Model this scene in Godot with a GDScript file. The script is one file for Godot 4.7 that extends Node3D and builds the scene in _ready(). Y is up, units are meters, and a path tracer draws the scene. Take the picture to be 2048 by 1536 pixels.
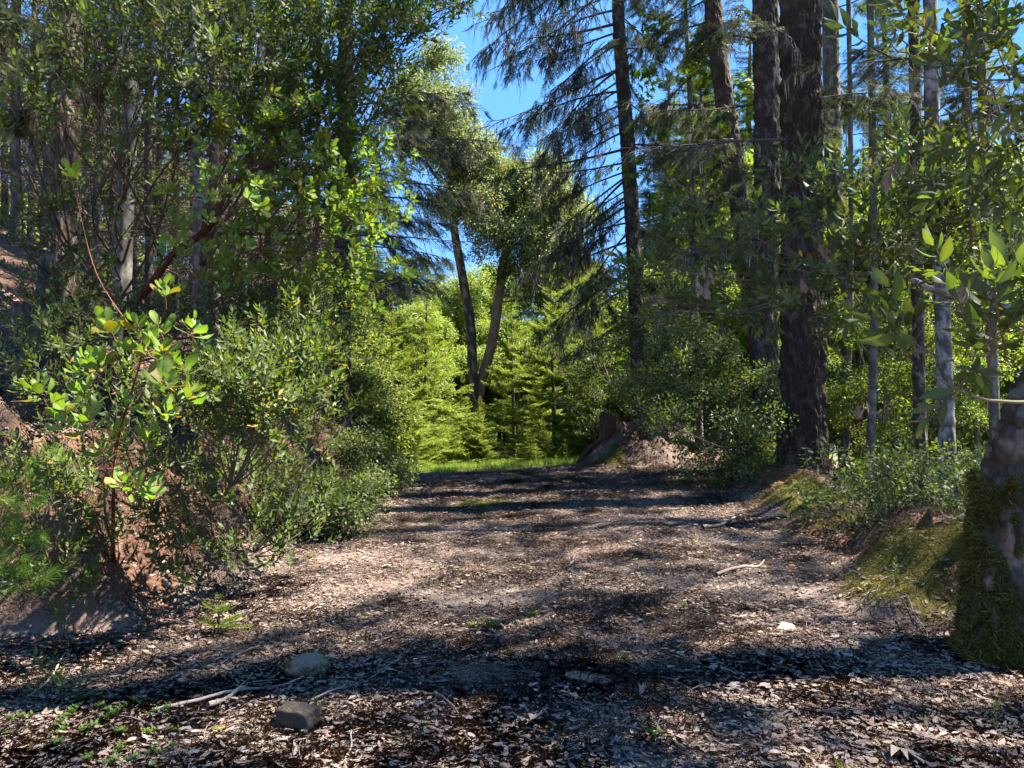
extends Node3D
# A forest track between a cut bank and a falling edge, with a sunny clearing of young firs at its end.

const K := 0.51 / 768.0
const SUN := Vector3(0.53, 0.82, -0.07)
const EYE := Vector3(0, 1.6, 0)
var rng := RandomNumberGenerator.new()
var nz := FastNoiseLite.new()
var nf := FastNoiseLite.new()
var M := {}
var SP := {}
var BR := []
var used := {}
var overhead := {}  # added shade sprays, listed by the tree that carries them


class MB:
	var v := PackedVector3Array()
	var n := PackedVector3Array()
	var c := PackedColorArray()
	var i := PackedInt32Array()
	func p(a: Vector3, col: Color) -> int:
		v.append(a)
		c.append(col)
		return v.size() - 1
	func t(a: int, b: int, d: int) -> void:
		i.append(a)
		i.append(b)
		i.append(d)
	func smooth() -> MB:
		n.resize(v.size())
		n.fill(Vector3.ZERO)
		for k in range(0, i.size(), 3):
			var a := v[i[k]]
			var f := (v[i[k + 2]] - a).cross(v[i[k + 1]] - a)
			n[i[k]] += f
			n[i[k + 1]] += f
			n[i[k + 2]] += f
		for k in n.size():
			n[k] = n[k].normalized() if n[k].length_squared() > 1e-16 else Vector3.UP
		return self
	func add(o: MB, x: Transform3D, tint := Color.WHITE) -> void:
		var base := v.size()
		v.append_array(x * o.v)
		n.append_array(Transform3D(x.basis.orthonormalized(), Vector3.ZERO) * o.n)
		if tint == Color.WHITE:
			c.append_array(o.c)
		else:
			for q in o.c:
				c.append(q * tint)
		for q in o.i:
			i.append(q + base)
	func mesh(mat: Material) -> ArrayMesh:
		var a := []
		a.resize(Mesh.ARRAY_MAX)
		a[Mesh.ARRAY_VERTEX] = v
		a[Mesh.ARRAY_NORMAL] = n
		a[Mesh.ARRAY_COLOR] = c
		a[Mesh.ARRAY_INDEX] = i
		var m := ArrayMesh.new()
		m.add_surface_from_arrays(Mesh.PRIMITIVE_TRIANGLES, a)
		m.surface_set_material(0, mat)
		return m


# ---------- small helpers ----------
func R(a := 0.0, b := 1.0) -> float:
	return rng.randf_range(a, b)

func rdir() -> Vector3:
	var z := R(-1, 1)
	var a := R(0, TAU)
	var s := sqrt(1 - z * z)
	return Vector3(s * cos(a), z, s * sin(a))

func at(px: float, py: float, d: float) -> Vector3:
	var p := 0.02618
	return EYE + d * (Vector3(0, sin(p), -cos(p)) + Vector3((px - 1024) * K, 0, 0) - (py - 768) * K * Vector3(0, cos(p), sin(p)))

func lut(t: Array, x: float) -> float:
	if x <= t[0][0]:
		return t[0][1]
	for k in range(1, t.size()):
		if x <= t[k][0]:
			return lerpf(t[k - 1][1], t[k][1], smoothstep(t[k - 1][0], t[k][0], x))
	return t[-1][1]

func numbered(called: String) -> String:
	used[called] = used.get(called, -1) + 1
	return called if used[called] == 0 else "%s_%03d" % [called, used[called]]

func nth(k: int) -> String:
	var a := ["first", "second", "third", "fourth", "fifth", "sixth", "seventh", "eighth", "ninth", "tenth", "eleventh", "twelfth", "thirteenth", "fourteenth", "fifteenth", "sixteenth", "seventeenth", "eighteenth", "nineteenth", "twentieth"]
	if k < 20:
		return a[k]
	var tens := (k + 1) / 10
	if (k + 1) % 10 == 0:
		return ["twentieth", "thirtieth", "fortieth", "fiftieth", "sixtieth"][tens - 2]
	return ["twenty", "thirty", "forty", "fifty", "sixty"][tens - 2] + "-" + a[k % 10]

func by_x(list: Array) -> Array:
	list.sort_custom(func(p, q): return p[0] < q[0])
	return list

func tag(o: Node, label: String, category: String, group := "", kind := "") -> Node:
	if label: o.set_meta("label", label)
	if category: o.set_meta("category", category)
	if group: o.set_meta("group", group)
	if kind: o.set_meta("kind", kind)
	return o

func thing(called: String, label: String, category: String, where := Vector3.ZERO, group := "", kind := "") -> Node3D:
	var o := Node3D.new()
	o.name = numbered(called)
	add_child(o, true)
	o.position = where
	tag(o, label, category, group, kind)
	return o

func part(parent: Node, called: String, mesh: Mesh, x := Transform3D.IDENTITY) -> MeshInstance3D:
	var o := MeshInstance3D.new()
	o.name = called
	o.mesh = mesh
	o.transform = x
	parent.add_child(o, true)
	return o

func many(parent: Node, called: String, mesh: Mesh, xs: Array, cs: Array, kind := "") -> void:
	if xs.is_empty():
		return
	var m := MultiMesh.new()
	m.transform_format = MultiMesh.TRANSFORM_3D
	m.use_colors = true
	m.mesh = mesh
	m.instance_count = xs.size()
	for k in xs.size():
		m.set_instance_transform(k, xs[k])
		m.set_instance_color(k, cs[k] if k < cs.size() else Color.WHITE)
	var o := MultiMeshInstance3D.new()
	o.name = called
	o.multimesh = m
	if kind: o.set_meta("kind", kind)
	parent.add_child(o, true)

func frame(y: Vector3, up: Vector3, s := 1.0, pos := Vector3.ZERO) -> Transform3D:
	y = y.normalized()
	var x := y.cross(up)
	if x.length_squared() < 1e-6:
		x = y.cross(Vector3(0.3, 0.2, 0.9))
	x = x.normalized()
	return Transform3D(Basis(x * s, y * s, x.cross(y) * s), pos)

func spline(pts: Array, rad: Array, step: float) -> Array:
	var cv := Curve3D.new()
	for k in pts.size():
		var a: Vector3 = pts[maxi(k - 1, 0)]
		var b: Vector3 = pts[mini(k + 1, pts.size() - 1)]
		var tg := (b - a) / 6.0
		cv.add_point(pts[k], -tg, tg)
	var out := PackedVector3Array()
	var ro := PackedFloat32Array()
	for k in pts.size() - 1:
		var n := maxi(1, int(pts[k].distance_to(pts[k + 1]) / step))
		for j in n:
			var f := float(j) / n
			out.append(cv.sample(k, f))
			ro.append(lerpf(rad[k], rad[k + 1], f))
	out.append(pts[-1])
	ro.append(rad[-1])
	return [out, ro]

func tube(m: MB, pts: PackedVector3Array, rad: PackedFloat32Array, sides: int, col: Color, amp := 0.0, freq := 1.0, stretch := 0.25, patch := 0.0, col2 := Color.BLACK) -> void:
	var n := pts.size()
	var x := Vector3.ZERO
	var first := m.v.size()
	for k in n:
		var tg := (pts[mini(k + 1, n - 1)] - pts[maxi(k - 1, 0)]).normalized()
		if k == 0:
			x = tg.cross(Vector3(0.31, 0.17, 0.93)).normalized()
		else:
			x = (x - tg * x.dot(tg)).normalized()
		var y := tg.cross(x)
		for s in sides:
			var a := TAU * s / sides
			var o := x * cos(a) + y * sin(a)
			var r := rad[k]
			var cc := col
			if amp > 0.0:
				var q := pts[k] + o * r
				var w := nf.get_noise_3d(q.x * freq, q.y * freq * stretch, q.z * freq)
				var w2 := nf.get_noise_3d(q.x * freq * 2.7 + 50, q.y * freq * 2.7 * stretch * 1.6, q.z * freq * 2.7)
				r *= 1.0 + amp * (absf(w) * 2.6 - 0.5 + w2 * 0.6)
			if patch > 0.0:
				var q2 := pts[k] + o * rad[k]
				var g := nf.get_noise_3d(q2.x * 5 + 9, q2.y * 3.5, q2.z * 5) + 0.5 * nf.get_noise_3d(q2.x * 17, q2.y * 13 + 5, q2.z * 17)
				cc = col.lerp(col2, smoothstep(0.25 - patch * 0.5, 0.55 - patch * 0.5, g))
			m.p(pts[k] + o * r, cc)
	for k in n - 1:
		for s in sides:
			var a := first + k * sides + s
			var b := first + k * sides + (s + 1) % sides
			m.t(a, b, a + sides)
			m.t(b, b + sides, a + sides)
	var tip := m.p(pts[n - 1], col)
	for s in sides:
		m.t(first + (n - 1) * sides + s, first + (n - 1) * sides + (s + 1) % sides, tip)

func stick(m: MB, a: Vector3, b: Vector3, r0: float, r1: float, col: Color, bend := 0.0, sides := 4, segs := 3) -> void:
	var pts := PackedVector3Array()
	var rr := PackedFloat32Array()
	var o := rdir() * a.distance_to(b) * bend
	for k in segs + 1:
		var f := float(k) / segs
		pts.append(a.lerp(b, f) + o * sin(f * PI) + (rdir() * a.distance_to(b) * bend * 0.25 if k > 0 and k < segs else Vector3.ZERO))
		rr.append(lerpf(r0, r1, f))
	tube(m, pts, rr, sides, col)


# ---------- ground ----------
const XL := [[0.0, -4.9], [4.8, -4.6], [5.55, -2.5], [8.0, -2.4], [13.0, -2.2], [17.0, -2.7], [20.0, -6.0], [28.0, -11.0], [60.0, -18.0]]
const XR := [[0.0, 5.0], [3.4, 4.4], [4.9, 3.0], [6.0, 2.65], [8.0, 3.2], [11.0, 3.5], [16.0, 4.3], [20.0, 5.4], [30.0, 9.0], [60.0, 14.0]]
const BERM := [[3.0, 0.1], [5.4, 0.5], [7.0, 0.45], [9.0, 0.22], [11.5, 0.35], [14.0, 0.2], [20.0, 0.3], [24.0, 0.0]]

func gh(x: float, z: float) -> float:
	var d := -z
	var h := 0.05 * nz.get_noise_2d(x * 0.9, z * 0.9) + 0.02 * nz.get_noise_2d(x * 3.1 + 40, z * 3.1)
	h += 0.045 * clampf(x, -4, 6) * smoothstep(9, 17, d)
	h -= 0.072 * 9.0 * smoothstep(17.0, 30.0, d)
	var wob := 0.35 * nz.get_noise_2d(7, z * 0.8) + 0.15 * nz.get_noise_2d(31, z * 2.3)
	var l := lut(XL, d) + wob - x
	if l > 0:
		h += 1.2 * smoothstep(0.0, 1.15, l) + 0.6 * maxf(0, minf(l, 6) - 0.8) + 0.45 * maxf(0, minf(l, 30) - 6) + smoothstep(0, 0.6, l) * (0.22 * nz.get_noise_2d(x * 1.4, z * 1.4) + 0.14 * nz.get_noise_2d(x * 4, z * 4) + 0.07 * nz.get_noise_2d(x * 10, z * 10))
	var r := x - lut(XR, d) - wob * 0.5
	if r > 0:
		h += lut(BERM, d) * sin(clampf(r / 1.3, 0, 1) * PI * 0.5) - 0.42 * maxf(0, minf(r, 22) - 1.0) + smoothstep(0, 0.5, r) * (0.3 * nz.get_noise_2d(x * 1.7, z * 1.7) + 0.1 * nz.get_noise_2d(x * 5, z * 5))
	h += 0.95 * exp(-pow((x - 2.8) / 0.9, 2) - pow((d - 17.8) / 0.8, 2)) + 0.8 * exp(-pow((x - 4.1) / 1.0, 2) - pow((d - 18.3) / 0.8, 2))
	h += 0.5 * nz.get_noise_2d(x * 2.6 + 4, z * 2.6) * exp(-pow((x - 3.2) / 1.2, 2) - pow((d - 17.7) / 0.9, 2))
	h += 0.22 * exp(-pow((x - 4.6) / 0.7, 2) - pow((d - 12.3) / 0.7, 2)) + 0.14 * exp(-pow((x - 3.7) / 0.4, 2) - pow((d - 10.6) / 0.5, 2))
	h += 0.16 * exp(-pow((x - 3.3) / 0.5, 2) - pow((d - 6.4) / 0.4, 2))
	return h

func on(x: float, z: float, lift := 0.0) -> Vector3:
	return Vector3(x, gh(x, z) + lift, z)

func gn(x: float, z: float) -> Vector3:
	var e := 0.06
	return Vector3(gh(x - e, z) - gh(x + e, z), 2 * e, gh(x, z - e) - gh(x, z + e)).normalized()

func mossy(x: float, z: float) -> float:
	var d := -z
	var g := nz.get_noise_2d(x * 2.3 + 11, z * 2.3) * 0.6 + nz.get_noise_2d(x * 7, z * 7 + 3) * 0.4
	var r := x - lut(XR, d)
	var s := 0.0
	if d > 4.6 and d < 13.0:
		s = smoothstep(-0.12, 0.2, r) * (1.0 - smoothstep(1.0, 1.6, r)) * (0.42 + 0.45 * exp(-pow((d - 6.2) / 0.9, 2)) + 0.45 * exp(-pow((d - 10.8) / 0.7, 2)))
	s = maxf(s, 0.8 * exp(-pow((x - 2.2) / 0.5, 2) - pow((d - 17.2) / 0.6, 2)))
	s = maxf(s, 0.85 * exp(-pow((x + 0.4) / 0.9, 2) - pow((d - 12.2) / 1.0, 2)))
	s = maxf(s, 0.8 * exp(-pow((x - 0.22) / 0.16, 2) - pow((d - 3.72) / 0.18, 2)))
	s = maxf(s, 0.6 * exp(-pow((x - 1.0) / 1.0, 2) - pow((d - 15.2) / 0.5, 2)))
	return smoothstep(0.52, 0.70, s + g * 0.55)

func gcol(x: float, z: float) -> Color:
	var d := -z
	var a := nz.get_noise_2d(x * 0.7 + 90, z * 0.7)
	var b := nz.get_noise_2d(x * 2.9 - 20, z * 2.9)
	var c := Color(0.20, 0.156, 0.13).lerp(Color(0.185, 0.158, 0.14), smoothstep(-0.2, 0.5, a))
	c = c.lerp(Color(0.27, 0.20, 0.16), smoothstep(0.0, 0.6, b) * 0.6)
	var l := lut(XL, d) - x + b * 0.3
	if d < 22:
		c = c.lerp(Color(0.145, 0.085, 0.055), smoothstep(0.0, 0.3, l) * (1 - smoothstep(1.1, 1.7, l)) * smoothstep(-0.5, 0.25, a + 0.2))
	c = c.lerp(Color(0.20, 0.13, 0.095), smoothstep(1.1, 1.9, l))
	var r := x - lut(XR, d) + b * 0.3
	c = c.lerp(Color(0.20, 0.105, 0.05), smoothstep(0.0, 0.4, r) * (1 - smoothstep(0.9, 1.5, r)) * 0.8)
	c = c.lerp(Color(0.10, 0.085, 0.05), smoothstep(1.2, 2.2, r))
	if d > 18.5:
		c = c.lerp(Color(0.11, 0.13, 0.04).lerp(Color(0.25, 0.18, 0.13), smoothstep(0.1, 0.45, b)), smoothstep(18.5, 20.5, d + b) * (1 - smoothstep(0, 3, l)))
	return c.lerp(Color(0.11, 0.105, 0.022), mossy(x, z))

func lines(a: float, b: float, fine: Array) -> PackedFloat32Array:
	var o := PackedFloat32Array()
	var x := a
	while x < b:
		o.append(x)
		var st := 5.0
		for f in fine:
			var gap := maxf(0, maxf(f[0] - x, x - f[1]))
			st = minf(st, f[2] + gap * 0.16)
		x += st
	o.append(b)
	return o

func build_ground() -> void:
	var xs := lines(-110, 110, [[-5.0, 5.2, 0.085]])
	var ds := lines(-14, 170, [[2.6, 9.0, 0.085], [9.0, 20.0, 0.14]])
	var m := MB.new()
	for d in ds:
		for x in xs:
			m.p(Vector3(x, gh(x, -d), -d), gcol(x, -d))
	var w := xs.size()
	for j in ds.size() - 1:
		for k in w - 1:
			var a := j * w + k
			m.t(a, a + w, a + 1)
			m.t(a + 1, a + w, a + w + 1)
	m.smooth()
	var o := part(self, "ground", m.mesh(M.ground))
	tag(o, "forest floor with a worn track between a cut bank and a mossy edge", "ground", "", "structure")


# ---------- materials ----------
func noise_tex(freq: float, oct: int, ramp: Array, size := 512, seed_ := 1, type := FastNoiseLite.TYPE_SIMPLEX_SMOOTH) -> NoiseTexture2D:
	var f := FastNoiseLite.new()
	f.noise_type = type
	f.seed = seed_
	f.frequency = freq
	f.fractal_octaves = oct
	f.fractal_gain = 0.6
	var t := NoiseTexture2D.new()
	t.width = size
	t.height = size
	t.seamless = true
	t.noise = f
	if ramp:
		var g := Gradient.new()
		g.offsets = PackedFloat32Array(ramp.map(func(q): return q[0]))
		g.colors = PackedColorArray(ramp.map(func(q): return q[1]))
		t.color_ramp = g
	return t

func mat(called: String, rough: float, spec := 0.4) -> StandardMaterial3D:
	var m := StandardMaterial3D.new()
	m.resource_name = called
	m.roughness = rough
	m.metallic_specular = spec
	m.vertex_color_use_as_albedo = true
	m.cull_mode = BaseMaterial3D.CULL_DISABLED
	M[called] = m
	return m

func leafy(called: String, rough: float, back: Color, spec := 0.45) -> void:
	var m := mat(called, rough, spec)
	m.backlight_enabled = true
	m.backlight = back

func barky(called: String, scale: Vector3, tex: Texture2D, bump: float) -> void:
	var m := mat(called, 0.95, 0.25)
	m.albedo_texture = tex
	m.uv1_triplanar = true
	m.uv1_world_triplanar = true
	m.uv1_scale = scale
	m.heightmap_enabled = true
	m.heightmap_texture = tex
	m.heightmap_scale = bump

func build_materials() -> void:
	leafy("leaf", 0.5, Color(0.95, 1.0, 0.45), 0.38)
	leafy("soft_leaf", 0.5, Color(0.94, 1.0, 0.35), 0.35)
	leafy("needle", 0.55, Color(0.92, 0.95, 0.35), 0.3)
	leafy("dead_leaf", 0.85, Color(0.5, 0.42, 0.32), 0.2)
	leafy("moss", 0.9, Color(0.6, 0.62, 0.2), 0.2)
	mat("twig", 0.85, 0.3)
	mat("lichen", 0.95, 0.2)
	var W := Color.WHITE
	var bark := noise_tex(0.035, 3, [[0.0, Color(0.55, 0.53, 0.52)], [0.25, Color(0.78, 0.76, 0.75)], [0.5, Color(0.93, 0.92, 0.91)], [1.0, W]], 512, 3, FastNoiseLite.TYPE_CELLULAR)
	(bark.noise as FastNoiseLite).cellular_return_type = FastNoiseLite.RETURN_DISTANCE2_SUB
	barky("fir_bark", Vector3(1.5, 0.45, 1.5), bark, 2.2)
	barky("smooth_bark", Vector3(1.3, 1.1, 1.3), noise_tex(0.025, 4, [[0.0, Color(0.6, 0.58, 0.56)], [0.45, Color(0.84, 0.83, 0.82)], [1.0, W]], 512, 8), 0.4)
	var soil := noise_tex(0.035, 6, [[0.0, Color(0.60, 0.57, 0.55)], [0.4, Color(0.80, 0.78, 0.77)], [0.6, Color(0.94, 0.93, 0.92)], [1.0, W]], 1024, 5)
	barky("ground", Vector3(0.9, 0.9, 0.9), soil, 2.5)
	barky("stone", Vector3(3.1, 3.1, 3.1), noise_tex(0.05, 5, [[0.0, Color(0.5, 0.5, 0.5)], [0.5, Color(0.8, 0.79, 0.78)], [1.0, W]], 512, 12), 0.5)
	M.stone.roughness = 0.8


# ---------- leaves, sprigs, sprays ----------
func leaf(prof: Array, fold: float, curl: float, twist: float, col: Color, rib := 1.25, wave := 0.0) -> MB:
	# unit length along +Y, face towards +Z
	var m := MB.new()
	var n := prof.size()
	var ph := R(0, TAU)
	var last := []
	for k in n:
		var t: float = prof[k][0]
		var w: float = prof[k][1]
		var a := curl * t
		var c := Vector3(0, t * cos(a * 0.5), -sin(a * 0.5) * t)
		var up := Vector3(0, sin(a), cos(a))
		var tw := twist * t
		var side := Vector3(cos(tw), 0, sin(tw))
		var row := []
		if w <= 0.0:
			row = [m.p(c, col)]
		else:
			var wv := wave * w * sin(t * 9 + ph)
			row = [m.p(c - side * w + up * (fold * w + wv), col), m.p(c, col * rib), m.p(c + side * w + up * (fold * w - wv), col)]
		if last:
			if last.size() == 1 and row.size() == 3:
				m.t(last[0], row[0], row[1])
				m.t(last[0], row[1], row[2])
			elif row.size() == 1 and last.size() == 3:
				m.t(last[0], row[0], last[1])
				m.t(last[1], row[0], last[2])
			else:
				m.t(last[0], row[0], row[1])
				m.t(last[0], row[1], last[1])
				m.t(last[1], row[1], row[2])
				m.t(last[1], row[2], last[2])
		last = row
	return m.smooth()

const ELLIPTIC := [[0.0, 0.0], [0.12, 0.06], [0.35, 0.155], [0.62, 0.15], [0.85, 0.075], [1.0, 0.0]]
const OBOVATE := [[0.0, 0.0], [0.15, 0.03], [0.4, 0.15], [0.68, 0.22], [0.88, 0.16], [1.0, 0.0]]
const LANCE := [[0.0, 0.0], [0.15, 0.07], [0.45, 0.12], [0.75, 0.085], [1.0, 0.0]]
const ROUND := [[0.0, 0.0], [0.3, 0.24], [0.65, 0.25], [1.0, 0.0]]
const SIMPLE := [[0.0, 0.0], [0.45, 0.19], [1.0, 0.0]]

func vary(c: Color, v: float, h := 0.12) -> Color:
	var s := R(1 - v, 1 + v)
	return Color(c.r * s * R(1 - h, 1 + h), c.g * s, c.b * s * R(1 - h, 1 + h))

# A sprig: a stem along +Y with leaves spiralling round it. Keeps its leaves apart, so that near sprigs can be built leaf by leaf.
func sprig_kind(called: String, prof: Array, col: Color, count: int, length: float, size: float, t0: float, a0: float, a1: float, droop: float, material: String, stemcol: Color, fold := 0.25) -> void:
	var leaves := []
	var lm := []
	for k in 7:
		var odd := Color.WHITE if k < 5 else Color(1.9, 1.25, 0.8) if k == 5 else Color(1.9, 0.95, 0.9)
		var l := leaf(prof, fold * R(0.5, 1.4), droop * R(0.2, 2.0), R(-0.5, 0.5), vary(col * 1.65, 0.35) * odd, 1.2, 0.16)
		leaves.append(l)
		lm.append(l.mesh(M[material]))
	var vs := []
	for variant in 3:
		var stem := MB.new()
		var tip := Vector3(R(-0.12, 0.12), 1, R(-0.12, 0.12)) * length
		stick(stem, Vector3.ZERO, tip, length * 0.011 + 0.001, 0.001, stemcol, 0.05, 4, 3)
		var xs := []
		for k in count:
			var f := float(k) / maxi(1, count - 1)
			var t := lerpf(t0, 1.0, f)
			var az := k * 2.399 + R(-0.3, 0.3)
			var el := deg_to_rad(lerpf(a0, a1, f) + R(-12, 12))
			var out := Vector3(cos(az), 0, sin(az))
			var dir := (out * sin(el) + Vector3.UP * cos(el)).normalized()
			xs.append([rng.randi() % 5 if R() > 0.05 else 5 + rng.randi() % 2, frame(dir, -(Vector3.UP + rdir() * 0.35), size * R(0.55, 1.18) * (1.0 - 0.25 * f), tip * t)])
		var all := MB.new()
		stem.smooth()
		all.add(stem, Transform3D.IDENTITY)
		for x in xs:
			all.add(leaves[x[0]], x[1])
		vs.append({"stem": stem.mesh(M.twig), "leaves": xs, "mesh": all.mesh(M[material])})
	SP[called] = {"lm": lm, "v": vs}

func clump_kind(called: String, prof: Array, col: Color, count: int, radius: float, size: float, material: String, twigcol: Color, flat := 0.6) -> void:
	var vs := []
	for variant in 3:
		var all := MB.new()
		for k in 5:
			var st := MB.new()
			var e := rdir() * radius
			stick(st, Vector3(0, -radius * 0.6, 0), Vector3(e.x, absf(e.y) * 0.6, e.z), 0.006 * radius / 0.3, 0.001, twigcol, 0.1, 3, 2)
			all.add(st.smooth(), Transform3D.IDENTITY)
		for k in count:
			var p := rdir() * radius * pow(R(), 0.4)
			p.y *= flat
			var dir := (p.normalized() + rdir() * 0.8 + Vector3(0, -0.15, 0)).normalized()
			var l := leaf(prof, R(0.1, 0.4), R(-0.2, 0.7), R(-0.4, 0.4), vary(col * 1.65, 0.3), 1.15)
			all.add(l, frame(dir, -(Vector3.UP + rdir() * 0.75), size * R(0.65, 1.2), p))
		vs.append({"mesh": all.mesh(M[material])})
	SP[called] = {"v": vs}

func needles(m: MB, a: Vector3, b: Vector3, nrm: Vector3, gap: float, len_: float, c0: Color, c1: Color, spread := 0.9, w := 0.0045, full := 0.0) -> void:
	var dir := (b - a).normalized()
	var side := dir.cross(nrm).normalized()
	var n := maxi(2, int(a.distance_to(b) / gap))
	for k in n:
		var f := float(k) / n
		var p := a.lerp(b, f)
		for s in [-1.0, 1.0]:
			var phi := R(-1.0, 1.0) * lerpf(0.4, PI * 0.5, full)
			var rad: Vector3 = side * s * cos(phi) + nrm * sin(phi)
			var nd: Vector3 = (dir * R(0.45, 0.9) + rad * spread).normalized()
			var l: float = len_ * R(0.75, 1.15) * (1.0 - 0.35 * f)
			var wv: Vector3 = nd.cross(nrm + rdir() * full).normalized() * w
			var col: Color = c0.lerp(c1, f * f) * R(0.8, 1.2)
			var q := m.v.size()
			for vv in [p - wv, p + wv, p + nd * l]:
				m.v.append(vv)
				m.c.append(col)
				m.n.append((nrm * (1.0 - 0.6 * full) + rad * (0.35 + 0.6 * full) - nd * 0.2).normalized())
			m.t(q, q + 2, q + 1)

func spray_kind(called: String, c0: Color, c1: Color, twigcol: Color, pairs: int, gap: float, nl: float, droop: float, width := 0.42, nw := 0.0045, full := 0.0) -> void:
	# a flat fir spray of unit length along +Y, upper side towards +Z
	var vs := []
	for variant in 3:
		var m := MB.new()
		var pos := func(t: float) -> Vector3: return Vector3(sin(t * 2.0 + variant) * 0.02, t, -droop * t * t)
		var st := MB.new()
		for k in 6:
			stick(st, pos.call(k / 6.0), pos.call((k + 1) / 6.0), 0.010 * (1.1 - k / 6.0), 0.010 * (1.1 - (k + 1) / 6.0), twigcol, 0, 3, 1)
		m.add(st.smooth(), Transform3D.IDENTITY)
		for k in pairs:
			var t := lerpf(0.08, 0.93, (k + R(-0.2, 0.2)) / pairs)
			for s in [-1.0, 1.0]:
				var l: float = width * (1.0 - t * 0.75) * R(0.75, 1.15) * smoothstep(-0.15, 0.2, t)
				var a: Vector3 = pos.call(t + R(-0.02, 0.02))
				var b: Vector3 = a + Vector3(s * 0.80, 0.60, -droop * 0.55 + R(-0.25, 0.3) * (0.4 + full)).normalized() * l
				var nr := Vector3(R(-0.15, 0.15), 0.15, 1).normalized()
				needles(m, a, b, nr, gap, nl, c0, c1, 0.9, nw, full)
				if l > 0.2:
					for s2 in [-1.0, 1.0]:
						var aa := a.lerp(b, R(0.35, 0.6))
						var bd: Vector3 = ((b - a).normalized() + Vector3(s2 * 0.5, 0.45 * -s2 * s, 0) + Vector3(0, 0.3, 0)).normalized()
						needles(m, aa, aa + bd * l * 0.42, nr, gap, nl, c0, c1, 0.9, nw, full)
		needles(m, pos.call(0.1), pos.call(1.0), Vector3(0, 0.1, 1).normalized(), gap, nl, c0, c1, 0.9, nw, full)
		vs.append({"mesh": m.mesh(M.needle)})
	SP[called] = {"v": vs}

func twig_fan(called: String, col: Color, n: int, lichen := 0.0) -> void:
	var vs := []
	for variant in 3:
		var m := MB.new()
		stick(m, Vector3.ZERO, Vector3(0, 1, R(-0.1, 0.1)), 0.010, 0.002, col, 0.06, 3, 3)
		for k in n:
			var t := R(0.1, 0.95)
			var s := -1.0 if k % 2 else 1.0
			var l := R(0.15, 0.5) * (1.1 - t * 0.6)
			var a := Vector3(0, t, 0)
			var b := a + Vector3(s * R(0.5, 1), R(0.3, 0.9), R(-0.5, 0.3)).normalized() * l
			stick(m, a, b, 0.005, 0.0015, col * R(0.8, 1.25), 0.1, 3, 2)
			for j in 3:
				var q := a.lerp(b, R(0.3, 0.95))
				stick(m, q, q + Vector3(R(-1, 1), R(0, 1), R(-0.6, 0.3)).normalized() * l * R(0.2, 0.5), 0.0025, 0.001, col, 0.1, 3, 1)
		m.smooth()
		vs.append({"mesh": m.mesh(M.twig)})
	SP[called] = {"v": vs}

func branch_kinds() -> void:
	# long drooping conifer boughs of unit length along +Y, hanging side -Z; foliage seats along them
	for variant in 4:
		var m := MB.new()
		var seats := []
		var pts := PackedVector3Array()
		var rr := PackedFloat32Array()
		var sag := R(-0.05, 0.3)
		for k in 9:
			var t := k / 8.0
			pts.append(Vector3(0.04 * sin(t * 5 + variant), t * (1 - 0.12 * sag * t), -sag * t * t + 0.08 * sag * maxf(0, t - 0.7)))
			rr.append(0.0095 * (1.05 - t))
		tube(m, pts, rr, 5, Color(0.10, 0.085, 0.075))
		for k in 36:
			var t := R(0.15, 1.0)
			var q := int(t * 7.99)
			var a := pts[q].lerp(pts[q + 1], t * 8 - q)
			var s := -1.0 if k % 2 else 1.0
			var l := R(0.12, 0.34) * (1.15 - t * 0.6)
			var dir := Vector3(s * R(0.35, 0.9), R(0.35, 0.9), R(-1.0, -0.15)).normalized()
			var b := a + dir * l
			stick(m, a, b, 0.0034, 0.001, Color(0.10, 0.085, 0.075), 0.08, 3, 3)
			seats.append(frame(dir, Vector3(0, 0.2, -1), l, a))
			for j in 4:
				var u := a.lerp(b, R(0.3, 1))
				var dd := (dir + Vector3(R(-0.6, 0.6), 0.1, R(-1.2, -0.2))).normalized()
				var l2 := l * R(0.25, 0.6)
				stick(m, u, u + dd * l2, 0.0022, 0.0008, Color(0.11, 0.095, 0.08), 0.1, 3, 2)
				seats.append(frame(dd, Vector3(0, 0.2, -1), l2 * 1.2, u))
		BR.append({"mesh": m.smooth().mesh(M.twig), "seats": seats})

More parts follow.
